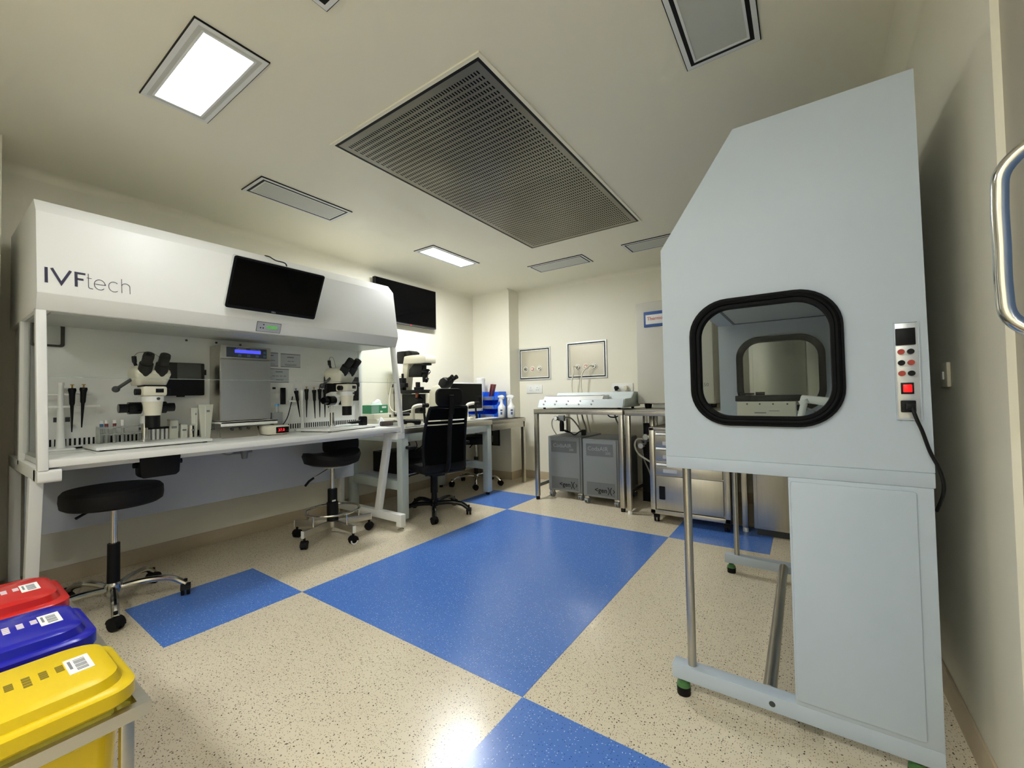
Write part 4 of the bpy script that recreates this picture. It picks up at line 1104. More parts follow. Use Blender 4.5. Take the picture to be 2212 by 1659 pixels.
# PC monitor
pm = thing('monitor', 'white-framed desktop monitor behind the office chair', 'monitor', (-.24, 3.77, ZS))
part(pm, 'bezel', box(B(), -.235, -.2, 3.47, 4.062, .912, 1.255, .004), M_WHITE2)
part(pm, 'screen', box(B(), -.201, -.198, 3.482, 4.046, .945, 1.243), M_SCREEN)
part(pm, 'badge', box(B(), -.2, -.1985, 4.035, 4.047, .918, .93), M_BLUELAB)
part(pm, 'stand', box(B(), -.26, -.235, 3.74, 3.80, ZS + .01, 1.05, .004), M_WHITE2)
part(pm, 'stand_foot', box(B(), -.33, -.17, 3.76, 3.96, ZS, ZS + .014, .004), M_WHITE2)
single('desk_mat', 'thin black desk mat on the steel side table', 'mat', box(B(), -.10, .192, 3.76, 4.405, ZS, ZS + .004), M_BLACK)
kb_ = thing('keyboard', 'white keyboard lying on the black desk mat', 'keyboard', (-.03, 3.92, ZS + .004))
part(kb_, 'case', box(B(), -.09, .03, 3.78, 4.1, ZS + .004, ZS + .018, .003), M_WHITE2)
kq = B()
for i in range(4):
    for j in range(14):
        box(kq, -.08 + i * .026, -.06 + i * .026, 3.79 + j * .0215, 3.807 + j * .0215, ZS + .018, ZS + .022)
part(kb_, 'keys', kq, M_WHITE2, kind='stuff')
# blue stacking bins
def sbin(label, x0, x1, y0, y1, z, h):
    t = thing('stacking_bin', label, 'storage bin', ((x0 + x1) / 2, (y0 + y1) / 2, z), 'blue stacking bins')
    th = .004
    part(t, 'base', box(B(), x0, x1, y0, y1, z, z + th), M_BINBLUE)
    part(t, 'back', box(B(), x0, x1, y1 - th, y1, z, z + h), M_BINBLUE)
    for xx in (x0, x1 - th):
        part(t, 'side', prism(B(), [(y0, z), (y1, z), (y1, z + h), (y0 + (y1 - y0) * .38, z + h), (y0 + (y1 - y0) * .22, z + h * .5), (y0, z + h * .45)], 'x', xx, xx + th), M_BINBLUE)
    f = part(t, 'front_lip', box(B(), x0, x1, y0, y0 + th, z, z + h * .45), M_BINBLUE)
    part(f, 'label_holder', box(B(), x0 + .02, x1 - .02, y0 - .002, y0, z + .006, z + h * .4), mat('smoky_label_holder', rgb(92, 98, 120), 0.3, var=0.04))
    return t
for k, nm in enumerate(('bottom', 'middle', 'top')):
    sbin('%s bright blue bin of the stack beside the spray bottles' % nm, -.335, -.105, 4.17, 4.43, ZS + k * .112, .11)
for k, nm in enumerate(('lower', 'middle', 'upper')):
    sbin('%s blue bin of the stack hidden behind the white-framed monitor' % nm, -.60, -.35, 4.17, 4.43, ZS + k * .112, .11)
for (lab, x, a) in (('maroon card folder leaning in the top blue bin', -.30, 12), ('second maroon card folder in the top blue bin, behind', -.27, 16)):
    b = B(); box(b, -.003, .003, -.03, .03, 0, .21, .001); xform(b, Matrix.Translation((x, 4.33, ZS + .228)) @ Matrix.Rotation(R(a), 4, 'Y'))
    single('card_folder', lab, 'folder', b, M_MAROON, 'maroon folders')
cn = thing('wipes_canister', 'white lidded canister on the bins behind the monitor', 'canister', (-.43, 4.30, ZS + .336))
part(cn, 'body', lathe(B(), [(0, 0), (.062, 0), (.062, .15), (0, .15)], (-.43, 4.30, ZS + .336), 28), M_WHITE2)
part(cn, 'lid', lathe(B(), [(0, .15), (.066, .15), (.066, .178), (.05, .186), (0, .186)], (-.43, 4.30, ZS + .336), 28), M_WHITE2)
def spray(label, x, y, rz):
    t = thing('spray_bottle', label, 'spray bottle', group='white spray bottles')
    part(t, 'bottle', lathe(B(), [(0, 0), (.044, 0), (.048, .006), (.048, .125), (.046, .14), (.022, .17), (.018, .19), (.0165, .215), (0, .215)], (0, 0, 0), 28), M_WHITE2)
    part(t, 'collar', cyl(B(), (0, 0, .212), (0, 0, .236), .019, .016), M_WHITE2)
    part(t, 'spray_head', prism(B(), [(-.03, .232), (.014, .232), (.022, .248), (.062, .256), (.064, .276), (-.01, .286), (-.045, .268)], 'y', -.015, .015, .005), M_WHITE2)
    part(t, 'trigger', prism(B(), [(.018, .25), (.034, .25), (.046, .215), (.038, .195), (.03, .215)], 'y', -.007, .007, .002), M_WHITE2)
    b = B()
    for (a, z0_, z1_, w_) in ((2.2, .085, .105, .3), (2.2, .04, .072, .26)):
        n = 6
        lo = [b.verts.new((.0486 * math.cos(a + w_ * (2 * i / n - 1)), .0486 * math.sin(a + w_ * (2 * i / n - 1)), z0_)) for i in range(n + 1)]
        hi = [b.verts.new((v.co.x, v.co.y, z1_)) for v in lo]
        for i in range(n):
            b.faces.new((lo[i], lo[i + 1], hi[i + 1], hi[i]))
    part(t, 'blue_print', b, M_BLUELAB)
    t.location = (x, y, ZS + .004); t.rotation_euler = (0, 0, rz)
spray('white spray bottle next to the blue bins', -.055, 4.26, R(175))
spray('white spray bottle at the table end nearest the column edge', .062, 4.305, R(185))
# things under the microscope table
pc = thing('computer_case', 'black computer case under the microscope table', 'computer', (-.3, 2.9, .36))
part(pc, 'case', box(B(), -.5, -.1, 2.66, 3.1, .36, .56, .006), M_BLACK)
part(pc, 'shelf_panel', box(B(), -.54, -.05, 2.516, 3.644, .345, .36), M_BLUEGREY)
cw = B()
for k in range(6):
    y = 2.62 + k * .09
    tube(cw, spline([(-.12, y, .56), (-.05, y + .03, .60 + .02 * (k % 2)), (-.08, y + .05, .66), (-.15, y + .02, .72), (-.2, y, .775)]), .005, 6)
single('cable_bundle', 'tangle of black cables under the microscope table', 'cable', cw, M_BLACK)
pn = thing('wall_grille', 'small black-framed grille low on the column', 'grille', (-.31, 4.46, .43))
part(pn, 'frame', rframe(B(), -.375, -.245, .43, .675, .012, 'y', 4.452, 4.465), M_BLACK)
part(pn, 'mesh', box(B(), -.363, -.257, 4.457, 4.465, .442, .663), M_DKGREY)
so = thing('wall_socket', 'cream socket plate on the left wall above the control boxes', 'socket', (-.68, 3.06, 1.14))
part(so, 'plate', box(B(), -.68, -.668, 2.99, 3.10, 1.145, 1.31, .003), M_IVORY)
part(so, 'switch', box(B(), -.668, -.664, 3.035, 3.065, 1.21, 1.245), M_DKGREY)

# ------------------------------------------------------------------ far wall: gas panels, sockets
def gas_panel(label, x0, x1, z0, z1, outs, zo):
    t = thing('gas_outlet_station', label, 'gas panel', ((x0 + x1) / 2, YB, z0), 'gas outlet panels')
    part(t, 'outer_frame', rframe(B(), x0, x1, z0, z1, .016, 'y', YB - .012, YB), M_ALU)
    part(t, 'gasket', rframe(B(), x0 + .016, x1 - .016, z0 + .016, z1 - .016, .014, 'y', YB - .009, YB), M_BLACK)
    part(t, 'inner_frame', rframe(B(), x0 + .030, x1 - .030, z0 + .030, z1 - .030, .010, 'y', YB - .012, YB), M_WHITE)
    part(t, 'steel_plate', box(B(), x0 + .04, x1 - .04, YB - .004, YB, z0 + .04, z1 - .04), M_BEIGEST)
    for i, x in enumerate(outs):
        o = part(t, 'gas_outlet', lathe(B(), [(0, -.018), (.022, -.018), (.028, -.01), (.028, 0), (0, 0)], (x, YB - .004, zo), 22, 'y'), M_COPPER if i == 1 else M_CHROME)
        part(o, 'outlet_ring', ring(B(), [(x + .036 * math.cos(a / 24 * 6.2832), zo + .036 * math.sin(a / 24 * 6.2832)) for a in range(24)], [(x + .027 * math.cos(a / 24 * 6.2832), zo + .027 * math.sin(a / 24 * 6.2832)) for a in range(24)], 'y', YB - .010, YB - .003), M_WHITE)
        part(o, 'socket_core', cyl(B(), (x, YB - .024, zo), (x, YB - .02, zo), .010, n=10), M_WHITE if i == 1 else M_DKGREY)
gas_panel('steel gas outlet panel beside the column with nothing plugged in', -.060, .424, 1.292, 1.716, (.045, .152, .259), 1.437)
gas_panel('steel gas outlet panel with two white hoses plugged in', .660, 1.188, 1.284, 1.738, (.811, .917, 1.025), 1.428)
for (lab, xs, xe) in (('white gas hose running down from the panel, nearer the column', .805, .775), ('white gas hose running down from the panel, nearer the incubator', 1.02, .90)):
    b = B(); tube(b, spline([(xs, YB - .02, 1.428), (xs - .03, YB - .07, 1.43), (xe + .02, YB - .1, 1.36), (xe - .005, YB - .1, 1.25), (xe, YB - .1, 1.12), (xe + .04, YB - .09, .9), (xe + .1, YB - .09, .6)]), .008, 8)
    single('gas_hose', lab, 'hose', b, M_HOSE, 'white gas hoses')
def socket(label, x0, x1, z0, z1, plugs):
    t = thing('wall_socket', label, 'socket', ((x0 + x1) / 2, YB, z0), 'sockets on the far wall')
    part(t, 'plate', box(B(), x0, x1, YB - .010, YB, z0, z1, .003), M_WHITE2)
    part(t, 'inner_plate', box(B(), x0 + .05, x1 - .05, YB - .013, YB - .009, z0 + .018, z1 - .022, .002), M_WHITE)
    hb_ = B()
    for xc in (x0 + .072, x1 - .072):
        for (dx, dz) in ((0, .016), (-.014, -.012), (.014, -.012)):
            cyl(hb_, (xc + dx, YB - .0142, (z0 + z1) / 2 + dz), (xc + dx, YB - .012, (z0 + z1) / 2 + dz), .0045, n=10)
    part(t, 'socket_holes', hb_, M_DKGREY)
    return t
socket('white double wall socket below the empty gas panel', .052, .293, 1.118, 1.227, 0)
socket('white double wall socket with plugs beside the tall incubator', 1.241, 1.492, 1.115, 1.212, 1)
single('mains_plug', 'black mains plug in the socket beside the incubator', 'plug', box(cyl(B(), (1.305, YB - .05, 1.16), (1.305, YB - .012, 1.16), .022, n=14), 1.29, 1.32, YB - .05, YB - .03, 1.125, 1.15, .003), M_BLACK)
single('mains_plug', 'white mains plug in the socket beside the incubator', 'plug', box(B(), 1.40, 1.435, YB - .05, YB - .012, 1.125, 1.18, .004), M_IVORY)

# ------------------------------------------------------------------ steel tables at the far wall
def steel_table(label, x0, x1, y0, y1, zt, foot, rail):
    t = thing('steel_table', label, 'table', ((x0 + x1) / 2, (y0 + y1) / 2, 0), 'stainless tables at the far wall')
    part(t, 'tabletop', box(B(), x0, x1, y0, y1, zt - .008, zt, .001), M_STEELH)
    part(t, 'front_rail', box(B(), x0, x1, y0 + .002, y0 + .04, zt - .05, zt - .008, .002), M_STEELH)
    part(t, 'back_rail', box(B(), x0, x1, y1 - .04, y1 - .002, zt - .05, zt - .008, .002), M_STEELH)
    for x in (x0 + .002, x1 - .042):
        part(t, 'side_rail', box(B(), x, x + .04, y0 + .04, y1 - .04, zt - .05, zt - .008, .002), M_STEELH)
        if rail:
            part(t, 'lower_rail', box(B(), x + .005, x + .035, y0 + .04, y1 - .04, .13, .165, .002), M_STEEL)
        for y in (y0 + .002, y1 - .042):
            part(t, 'leg', box(B(), x, x + .04, y, y + .04, .035, zt - .05, .002), M_STEEL)
            part(t, 'foot', lathe(B(), [(0, 0), (.02, 0), (.021, .025), (.017, .036), (0, .036)], (x + .02, y + .02, 0), 14), foot)
    return t
steel_table('stainless table with black feet over the two grey cabinets', .734, 1.700, 3.755, 4.52, .945, M_BLACK, True)
steel_table('stainless table with white feet carrying the tall incubator', 1.735, 2.70, 3.715, 4.62, .942, M_WHITE2, False)
# multi-room bench device
dv = thing('bench_incubator', 'low pale blue-white bench unit on the stainless table', 'incubator', (1.22, 4.05, .945))
M_PALE = mat('pale_blue_white', rgb(222, 230, 230), 0.3, var=0.015)
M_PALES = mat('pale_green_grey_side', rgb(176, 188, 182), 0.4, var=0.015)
part(dv, 'base', prism(B(), [(3.79, .962), (3.83, 1.042), (4.27, 1.042), (4.27, .962)], 'x', .765, 1.69, .003), M_PALE)
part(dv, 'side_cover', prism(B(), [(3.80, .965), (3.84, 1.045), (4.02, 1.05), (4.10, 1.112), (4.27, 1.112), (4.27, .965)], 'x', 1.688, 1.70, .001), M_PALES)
part(dv, 'rear_tier', prism(B(), [(4.04, 1.042), (4.10, 1.112), (4.27, 1.112), (4.27, 1.042)], 'x', .84, 1.688, .002), M_PALE)
part(dv, 'lid', prism(B(), [(3.87, 1.042), (3.90, 1.078), (4.05, 1.085), (4.05, 1.042)], 'x', .79, 1.46, .003), M_WHITE2)
part(dv, 'lid_edge', box(B(), .80, 1.45, 3.895, 4.04, 1.079, 1.085, .001), M_ALU)
sb_ = B()
for i in range(5):
    for j, (yy, zz) in enumerate(((3.823, 1.026), (3.806, .994))):
        x = .84 + i * .135
        cyl(sb_, (x - j * .01, yy - .006, zz + .002), (x - j * .01, yy + .004, zz - .002), .008, n=10)
part(dv, 'screw', sb_, M_GREYMET)
part(dv, 'end_knob', ball(B(), (.755, 3.92, 1.0), .028, .03, .034), M_DIFF)
fb = B()
for x in (.82, 1.64):
    for yy in (3.84, 4.22):
        cyl(fb, (x, yy, .945), (x, yy, .964), .014)
part(dv, 'rubber_foot', fb, M_RUBBER)
# two grey cabinets under the table
def grey_cab(label, x0, x1, y0, y1, z1, text_scale):
    t = thing('air_cabinet', label, 'cabinet', ((x0 + x1) / 2, (y0 + y1) / 2, 0), 'grey wheeled cabinets')
    part(t, 'body', box(B(), x0, x1, y0 + .012, y1, .075, z1, .006), M_GREYMET)
    part(t, 'front_panel', box(B(), x0 + .012, x1 - .018, y0, y0 + .013, .08, z1 - .008, .004), M_GREYMET)
    ux = Vector((1, 0, 0))
    g1 = part(t, 'upper_grille', box(B(), x0 + .045, x1 - .05, y0 - .0015, y0 + .002, z1 - .165, z1 - .045), M_GREYMET2)
    xc = (x0 + x1) / 2
    part(g1, 'lettering', text_bm('CodaAIR', .058, Vector((xc - .02, y0 - .0018, z1 - .095)), ux, Vz, .0012), mat('light_grey_letters', rgb(158, 161, 160), 0.5, var=0.03))
    part(g1, 'lettering', text_bm('200', .036, Vector((xc + .085, y0 - .0018, z1 - .135)), ux, Vz, .0012), mat('light_grey_letters', rgb(158, 161, 160), 0.5, var=0.03))
    g2 = part(t, 'lower_grille', box(B(), x0 + .045, x1 - .04, y0 - .0015, y0 + .002, .098, .225), M_GREYMET2)
    part(g2, 'lettering', text_bm('<gen', .066, Vector((xc + .005, y0 - .0018, .150)), ux, Vz, .0012, .012), M_BLACK)
    xb_ = B(); Oq = Vector((xc + .10, y0 - .0016, .150))
    strip(xb_, arc2(-.046, 0, .036, .046, -52, 52, 10), .007, Oq, ux, Vz, .0016); strip(xb_, arc2(.038, 0, .036, .046, 128, 232, 10), .007, Oq, ux, Vz, .0016)
    strip(xb_, [(.030, .017), (.044, 0), (.030, -.017)], .006, Oq, ux, Vz, .0016)
    part(g2, 'lettering', xb_, M_BLACK)
    for (x, y) in ((x0 + .03, y0 + .04), (x1 - .03, y0 + .04), (x0 + .03, y1 - .04), (x1 - .03, y1 - .04)):
        caster(t, (x, y), R(80), .027, m=M_GREYMET)
        part(t, 'caster_plate', box(B(), x - .025, x + .025, y - .02, y + .02, .055, .078, .003), M_CHROME)
    return t
grey_cab('grey wheeled air cabinet with embossed lettering, nearer the column', .795, 1.19, 3.93, 4.46, .65, 1)
grey_cab('grey wheeled air cabinet with embossed lettering, nearer the drawer trolley', 1.235, 1.61, 3.86, 4.42, .648, 1)
# regulator, hoses and cable under the table
rg = thing('gas_regulator', 'black and chrome gas regulator with gauge under the stainless table', 'regulator', (.72, 4.40, .66))
part(rg, 'body', box(B(), .68, .76, 4.38, 4.43, .78, .85, .008), M_GREYMET)
part(rg, 'bowl', lathe(B(), [(0, .66), (.026, .66), (.028, .74), (.022, .79), (0, .79)], (.722, 4.40, 0), 18), M_BLACK)
g = part(rg, 'gauge', cyl(B(), (.675, 4.37, .815), (.668, 4.345, .815), .028, n=22), M_CHROME)
part(g, 'gauge_face', cyl(B(), (.668, 4.3455, .815), (.6675, 4.343, .815), .023, n=22), M_WHITE2)
part(rg, 'hose', tube(B(), spline([(.655, 4.39, .82), (.60, 4.39, .79), (.60, 4.39, .70), (.66, 4.40, .6)]), .007, 8), M_HOSEG)
part(rg, 'hose', tube(B(), spline([(.76, 4.40, .825), (.85, 4.39, .815), (.94, 4.38, .73), (.985, 4.38, .652)]), .009, 8), M_HOSEG)
for (lab, pts) in (('beige hose hanging behind the grey cabinets near the regulator', [(.93, 4.50, .89), (.95, 4.5, .8), (.99, 4.49, .7), (1.0, 4.49, .56)]), ('beige hose pair end behind the second grey cabinet', [(1.33, 4.5, .89), (1.36, 4.49, .8), (1.42, 4.48, .68), (1.45, 4.47, .56)])):
    single('gas_hose', lab, 'hose', tube(B(), spline(pts), .010, 8), M_HOSEG, 'beige hoses under the table')
lp = [(.90, 4.25, .665), (.87, 4.2, .68), (.90, 4.14, .70), (.98, 4.12, .675), (1.02, 4.1, .66), (1.05, 4.1, .662), (1.09, 4.1, .69), (1.13, 4.1, .70)]
cb_ = thing('power_cable', 'looped black power cable with plug on top of the grey cabinet', 'cable', (1.0, 4.15, .655))
part(cb_, 'cord', tube(B(), spline(lp), .006, 8), M_BLACK)
part(cb_, 'plug', box(B(), 1.12, 1.165, 4.085, 4.12, .655, .715, .005), M_BLACK)
single('table_cable', 'black cable loop hanging under the stainless tabletop', 'cable', tube(B(), spline([(1.5, 3.9, .89), (1.52, 3.9, .87), (1.56, 3.9, .865), (1.60, 3.9, .875), (1.64, 3.9, .892)]), .006, 8), M_BLACK)

# tall incubator on the second table
ti = thing('tall_incubator', 'tall beige incubator with blue name plate on the stainless table', 'incubator', (2.06, 4.38, .942))
part(ti, 'cabinet', box(B(), 1.715, 2.42, 4.19, 4.61, .985, 2.0, .008), M_INCUB)
part(ti, 'door', box(B(), 1.718, 2.417, 4.15, 4.192, .99, 1.995, .01), M_INCUB)
np_ = part(ti, 'name_plate', box(B(), 1.80, 2.14, 4.138, 4.152, 1.743, 1.895, .006), M_BLUELAB)
part(np_, 'label_panel', box(B(), 1.822, 2.12, 4.135, 4.139, 1.77, 1.862, .001), M_WHITE2)
part(np_, 'lettering', text_bm('Thermo', .046, Vector((1.912, 4.1345, 1.822)), Vector((1, 0, 0)), Vz, .0006, .01), M_REDINK)
for x in (1.80, 2.34):
    for y in (4.22, 4.56):
        part(ti, 'foot', lathe(B(), [(0, .942), (.03, .942), (.038, .99), (0, .99)], (x, y, 0), 16), M_RUBBER)
part(ti, 'base_tray', box(B(), 1.85, 2.28, 4.2, 4.5, .945, .985), M_DIFF)
part(ti, 'model_mark', text_bm('3250', .045, Vector((2.33, 4.1492, 1.16)), Vector((1, 0, 0)), Vz, .0006), M_INKGREY)
# regulator pair with gauges between the tables
rg = thing('gas_regulator', 'black regulator with two round gauges beside the drawer trolley', 'regulator', (1.8, 4.1, .55))
part(rg, 'post', box(B(), 1.83, 1.87, 4.13, 4.17, 0, .89, .002), M_STEEL)
part(rg, 'body', box(B(), 1.78, 1.83, 4.10, 4.15, .69, .80, .006), M_BLACK)
for (x, z) in ((1.80, .665), (1.752, .577)):
    g = part(rg, 'gauge', cyl(B(), (x, 4.13, z), (x, 4.095, z), .03, n=22), M_CHROME)
    part(g, 'gauge_face', cyl(B(), (x, 4.0955, z), (x, 4.093, z), .025, n=22), M_WHITE2)
part(rg, 'manifold', tube(B(), [(1.752, 4.13, .577), (1.79, 4.13, .60), (1.80, 4.13, .665), (1.805, 4.13, .72)], .012, 8), M_GREYMET)
part(rg, 'hose', tube(B(), spline([(1.79, 4.12, .64), (1.72, 4.10, .64), (1.70, 4.08, .58), (1.74, 4.07, .5), (1.84, 4.06, .44), (1.9, 4.05, .40)]), .009, 8), M_HOSE)
part(rg, 'hose', tube(B(), spline([(1.76, 4.12, .55), (1.78, 4.10, .45), (1.84, 4.10, .3), (1.85, 4.10, .15)]), .007, 8), M_HOSEG)
cy_ = thing('equipment_crate', 'dark box unit standing between the two stainless tables', 'equipment box', (1.755, 4.41, 0))
part(cy_, 'case', box(B(), 1.71, 1.80, 4.26, 4.56, .10, .60, .004), M_BLACK)
part(cy_, 'top_cover', box(B(), 1.706, 1.804, 4.25, 4.57, .60, .63, .004), M_GREYMET)
part(cy_, 'plinth', box(B(), 1.71, 1.80, 4.26, 4.56, .0, .10), M_RUBBER)

# drawer trolley
tr = thing('drawer_trolley', 'stainless trolley with two drawers above a door with black grip', 'trolley', (2.29, 3.85, 0))
x0, x1, y0, y1 = 1.985, 2.595, 3.605, 4.08
for (x, y) in ((x0, y0), (x1 - .04, y0), (x0, y1 - .04), (x1 - .04, y1 - .04)):
    part(tr, 'post', box(B(), x, x + .04, y, y + .04, .075, .80, .003), M_STEEL)
part(tr, 'top_rail', box(B(), x0, x1, y0, y1, .775, .802, .003), M_STEELH)
part(tr, 'bottom_rail', box(B(), x0, x1, y0, y1, .075, .11, .003), M_STEELH)
part(tr, 'carcass', box(B(), x0 + .006, x1 - .006, y0 + .03, y1 - .004, .11, .775), M_STEELH)
for (z0_, z1_) in ((.635, .735), (.522, .612), (.405, .478)):
    d = part(tr, 'drawer', box(B(), x0 + .05, x1 - .05, y0 + .004, y0 + .035, z0_, z1_, .003), M_STEELH)
    part(d, 'pull_lip', prism(B(), [(y0 + .035, z1_ + .004), (y0 - .004, z1_ + .004), (y0 + .004, z1_ + .02), (y0 + .035, z1_ + .026)], 'x', x0 + .055, x1 - .055, .002), M_ALU)
    part(d, 'label_holder', box(B(), x0 + .11, x0 + .22, y0 + .002, y0 + .005, z0_ + .02, z0_ + .05), M_ALU)
dd = part(tr, 'door', box(B(), x0 + .048, x1 - .048, y0 + .004, y0 + .034, .118, .395, .003), M_STEELH)
part(dd, 'recessed_grip', prism(B(), rrect(2.058, 2.106, .20, .31, .006, 3), 'y', y0 + .001, y0 + .008), M_BLACK)
for (x, y) in ((x0 + .035, y0 + .05), (x1 - .035, y0 + .05), (x0 + .035, y1 - .05), (x1 - .035, y1 - .05)):
    caster(tr, (x, y), R(100), .034)
    part(tr, 'caster_plate', box(B(), x - .03, x + .03, y - .025, y + .025, .062, .076), M_BLACK)
# stainless upright cabinet behind the grey hood
sc_ = thing('steel_cabinet', 'tall stainless cupboard behind the grey cabinet with side window', 'cupboard', (3.08, 3.97, 0))
part(sc_, 'body', box(B(), 2.742, 3.44, 3.68, 4.30, .05, 1.85, .004), M_STEELH)
part(sc_, 'door', box(B(), 2.768, 3.10, 3.66, 3.682, .075, 1.83, .003), M_STEELH)
part(sc_, 'door', box(B(), 3.106, 3.415, 3.66, 3.682, .075, 1.83, .003), M_STEELH)
part(sc_, 'plinth', box(B(), 2.76, 3.42, 3.70, 4.28, 0, .05), M_DKGREY)

# ------------------------------------------------------------------ tall grey hood cabinet in the right foreground
gc = thing('flow_cabinet', 'tall pale grey flow cabinet with black-edged side window, right foreground', 'cabinet', (3.01, 2.24, 0))
GY0, GY1 = 1.60, 2.88
prof = [(2.657, .865), (2.657, 1.630), (2.908, 1.998), (3.362, 1.998), (3.370, .865)]
wo = rrect(2.752, 3.186, .982, 1.416, .122, 10); wi = rrect(2.779, 3.159, 1.009, 1.389, .098, 10)
for (a0, a1, s) in ((GY0, GY0 + .022, -1), (GY1 - .022, GY1, 1)):
    sp_ = part(gc, 'side_panel', holed(B(), prof, wi, 'y', a0, a1), M_SHELLW)
    part(sp_, 'window_gasket', ring(B(), wo, rrect(2.784, 3.154, 1.014, 1.384, .095, 10), 'y', a0 - .012, a1 + .012), M_GASKET)
    part(sp_, 'gasket_bead', tube(B(), [(p[0], (a0 - .012 if s < 0 else a1 + .012), p[1]) for p in rrect(2.767, 3.171, .997, 1.401, .11, 10)], .008, 8, closed=True), M_GASKET)
    part(sp_, 'window_pane', prism(B(), rrect(2.78, 3.158, 1.01, 1.388, .097, 10), 'y', (a0 + a1) / 2 - .002, (a0 + a1) / 2 + .002), M_WGLASS)
i0, i1 = GY0 + .022, GY1 - .022
part(gc, 'roof', box(B(), 2.908, 3.362, i0, i1, 1.985, 1.998), M_SHELLW)
part(gc, 'sloped_front', prism(B(), [(2.657, 1.63), (2.668, 1.622), (2.916, 1.985), (2.908, 1.998)], 'y', i0, i1), M_SHELLW)
part(gc, 'front_fascia', box(B(), 2.657, 2.668, i0, i1, 1.50, 1.628), M_SHELLW)
part(gc, 'back_wall', box(B(), 3.352, 3.364, i0, i1, .865, 1.986), M_SHELLW)
ic = part(gc, 'inner_ceiling', box(B(), 2.668, 3.352, i0, i1, 1.50, 1.512), M_SHELLW)
part(ic, 'ceiling_filter', box(B(), 2.76, 3.30, i0 + .1, i1 - .1, 1.492, 1.5, .001), M_DIFF)
part(ic, 'filter_edge', rframe(B(), 2.75, 3.31, i0 + .09, i1 - .09, .012, 'z', 1.489, 1.5), M_DKGREY)
part(gc, 'worktop', box(B(), 2.657, 3.370, GY0 - .003, GY1 + .003, .8225, .8645, .003), M_SHELLW)
for (a0, a1, yi) in ((GY0 - .002, GY0 + .05, GY0 - .005), (GY1 - .05, GY1 + .002, GY1 + .001)):
    lp_ = part(gc, 'lower_side_panel', box(B(), 3.032, 3.366, a0, a1, .112, .8225, .002), M_SHELLW)
    part(lp_, 'raised_panel', prism(B(), rrect(3.037, 3.330, .128, .810, .006, 2), 'y', yi - (.003 if a0 < 2 else 0), yi + (.004 if a0 < 2 else .007), .0025), M_SHELLW)
    bb = part(gc, 'bottom_bar', box(B(), 2.658, 3.366, a0, a1, .062, .1125, .002), M_SHELLW)
    part(bb, 'bar_bolt', cyl(B(), (2.968, yi + (.002 if a0 < 2 else .004), .087), (2.968, yi + (.006 if a0 < 2 else -.002), .087), .009, n=14), M_DKGREY)
    yc = (a0 + a1) / 2
    part(gc, 'front_leg', cyl(B(), (2.722, yc, .11), (2.722, yc, .824), .0145, n=20), M_STEEL)
    for x in (2.69, 3.315):
        f = part(gc, 'levelling_foot', lathe(B(), [(0, 0), (.023, 0), (.024, .03), (0, .03)], (x, yc, 0), 20), M_RUBBER)
        part(f, 'green_collar', lathe(B(), [(.0, .03), (.024, .03), (.022, .040), (.014, .046), (.014, .052), (0, .052)], (x, yc, 0), 20), M_FOOTG)
        part(f, 'spindle', cyl(B(), (x, yc, .05), (x, yc, .064), .008), M_DKGREY)
part(gc, 'cross_tube', cyl(B(), (2.958, GY0 + .048, .095), (2.958, GY1 - .048, .095), .021, n=20), M_STEEL)
part(gc, 'lower_back_panel', box(B(), 3.34, 3.352, GY0 + .05, GY1 - .05, .10, .822), M_SHELLW)
# electrical plate
ep = part(gc, 'socket_plate', box(B(), 3.298, 3.347, GY0 - .004, GY0 + .001, 1.012, 1.284, .001), M_ALU)
part(ep, 'plate_edge', rframe(B(), 3.296, 3.349, 1.010, 1.286, .003, 'y', GY0 - .007, GY0), M_SHELLW)
part(ep, 'black_socket', box(B(), 3.300, 3.341, GY0 - .010, GY0 - .003, 1.22, 1.267, .001), M_BLACK)
for i, z in enumerate((1.201, 1.170, 1.140)):
    for j, x in enumerate((3.310, 3.330)):
        part(ep, 'terminal', cyl(B(), (x, GY0 - .013, z), (x, GY0 - .003, z), .0075, n=14), (M_BLACK if (i + j) % 2 else mat('dull_red_terminal', rgb(170, 60, 44), 0.4, var=0.05)))
sw = part(ep, 'switch_housing', box(B(), 3.307, 3.334, GY0 - .008, GY0 - .003, 1.082, 1.114, .001), M_BLACK)
part(sw, 'lit_rocker', box(B(), 3.311, 3.330, GY0 - .012, GY0 - .007, 1.087, 1.109, .002), M_REDSW)
part(ep, 'power_inlet', box(B(), 3.305, 3.336, GY0 - .014, GY0 - .003, 1.031, 1.064, .002), M_BLACK)
pc_ = thing('mains_lead', 'black power cord hanging from the grey cabinet socket plate', 'cord', (3.36, 1.58, .77))
part(pc_, 'plug', box(B(), 3.312, 3.332, GY0 - .034, GY0 - .015, 1.038, 1.056, .003), M_BLACK)
part(pc_, 'cord', tube(B(), spline([(3.325, GY0 - .03, 1.045), (3.333, GY0 - .035, 1.01), (3.343, GY0 - .03, .98), (3.358, GY0 - .02, .925), (3.376, GY0 - .008, .88), (3.385, GY0 + .0, .84), (3.386, GY0 + .02, .80), (3.38, GY0 + .06, .75)]), .0045, 8), M_BLACK)
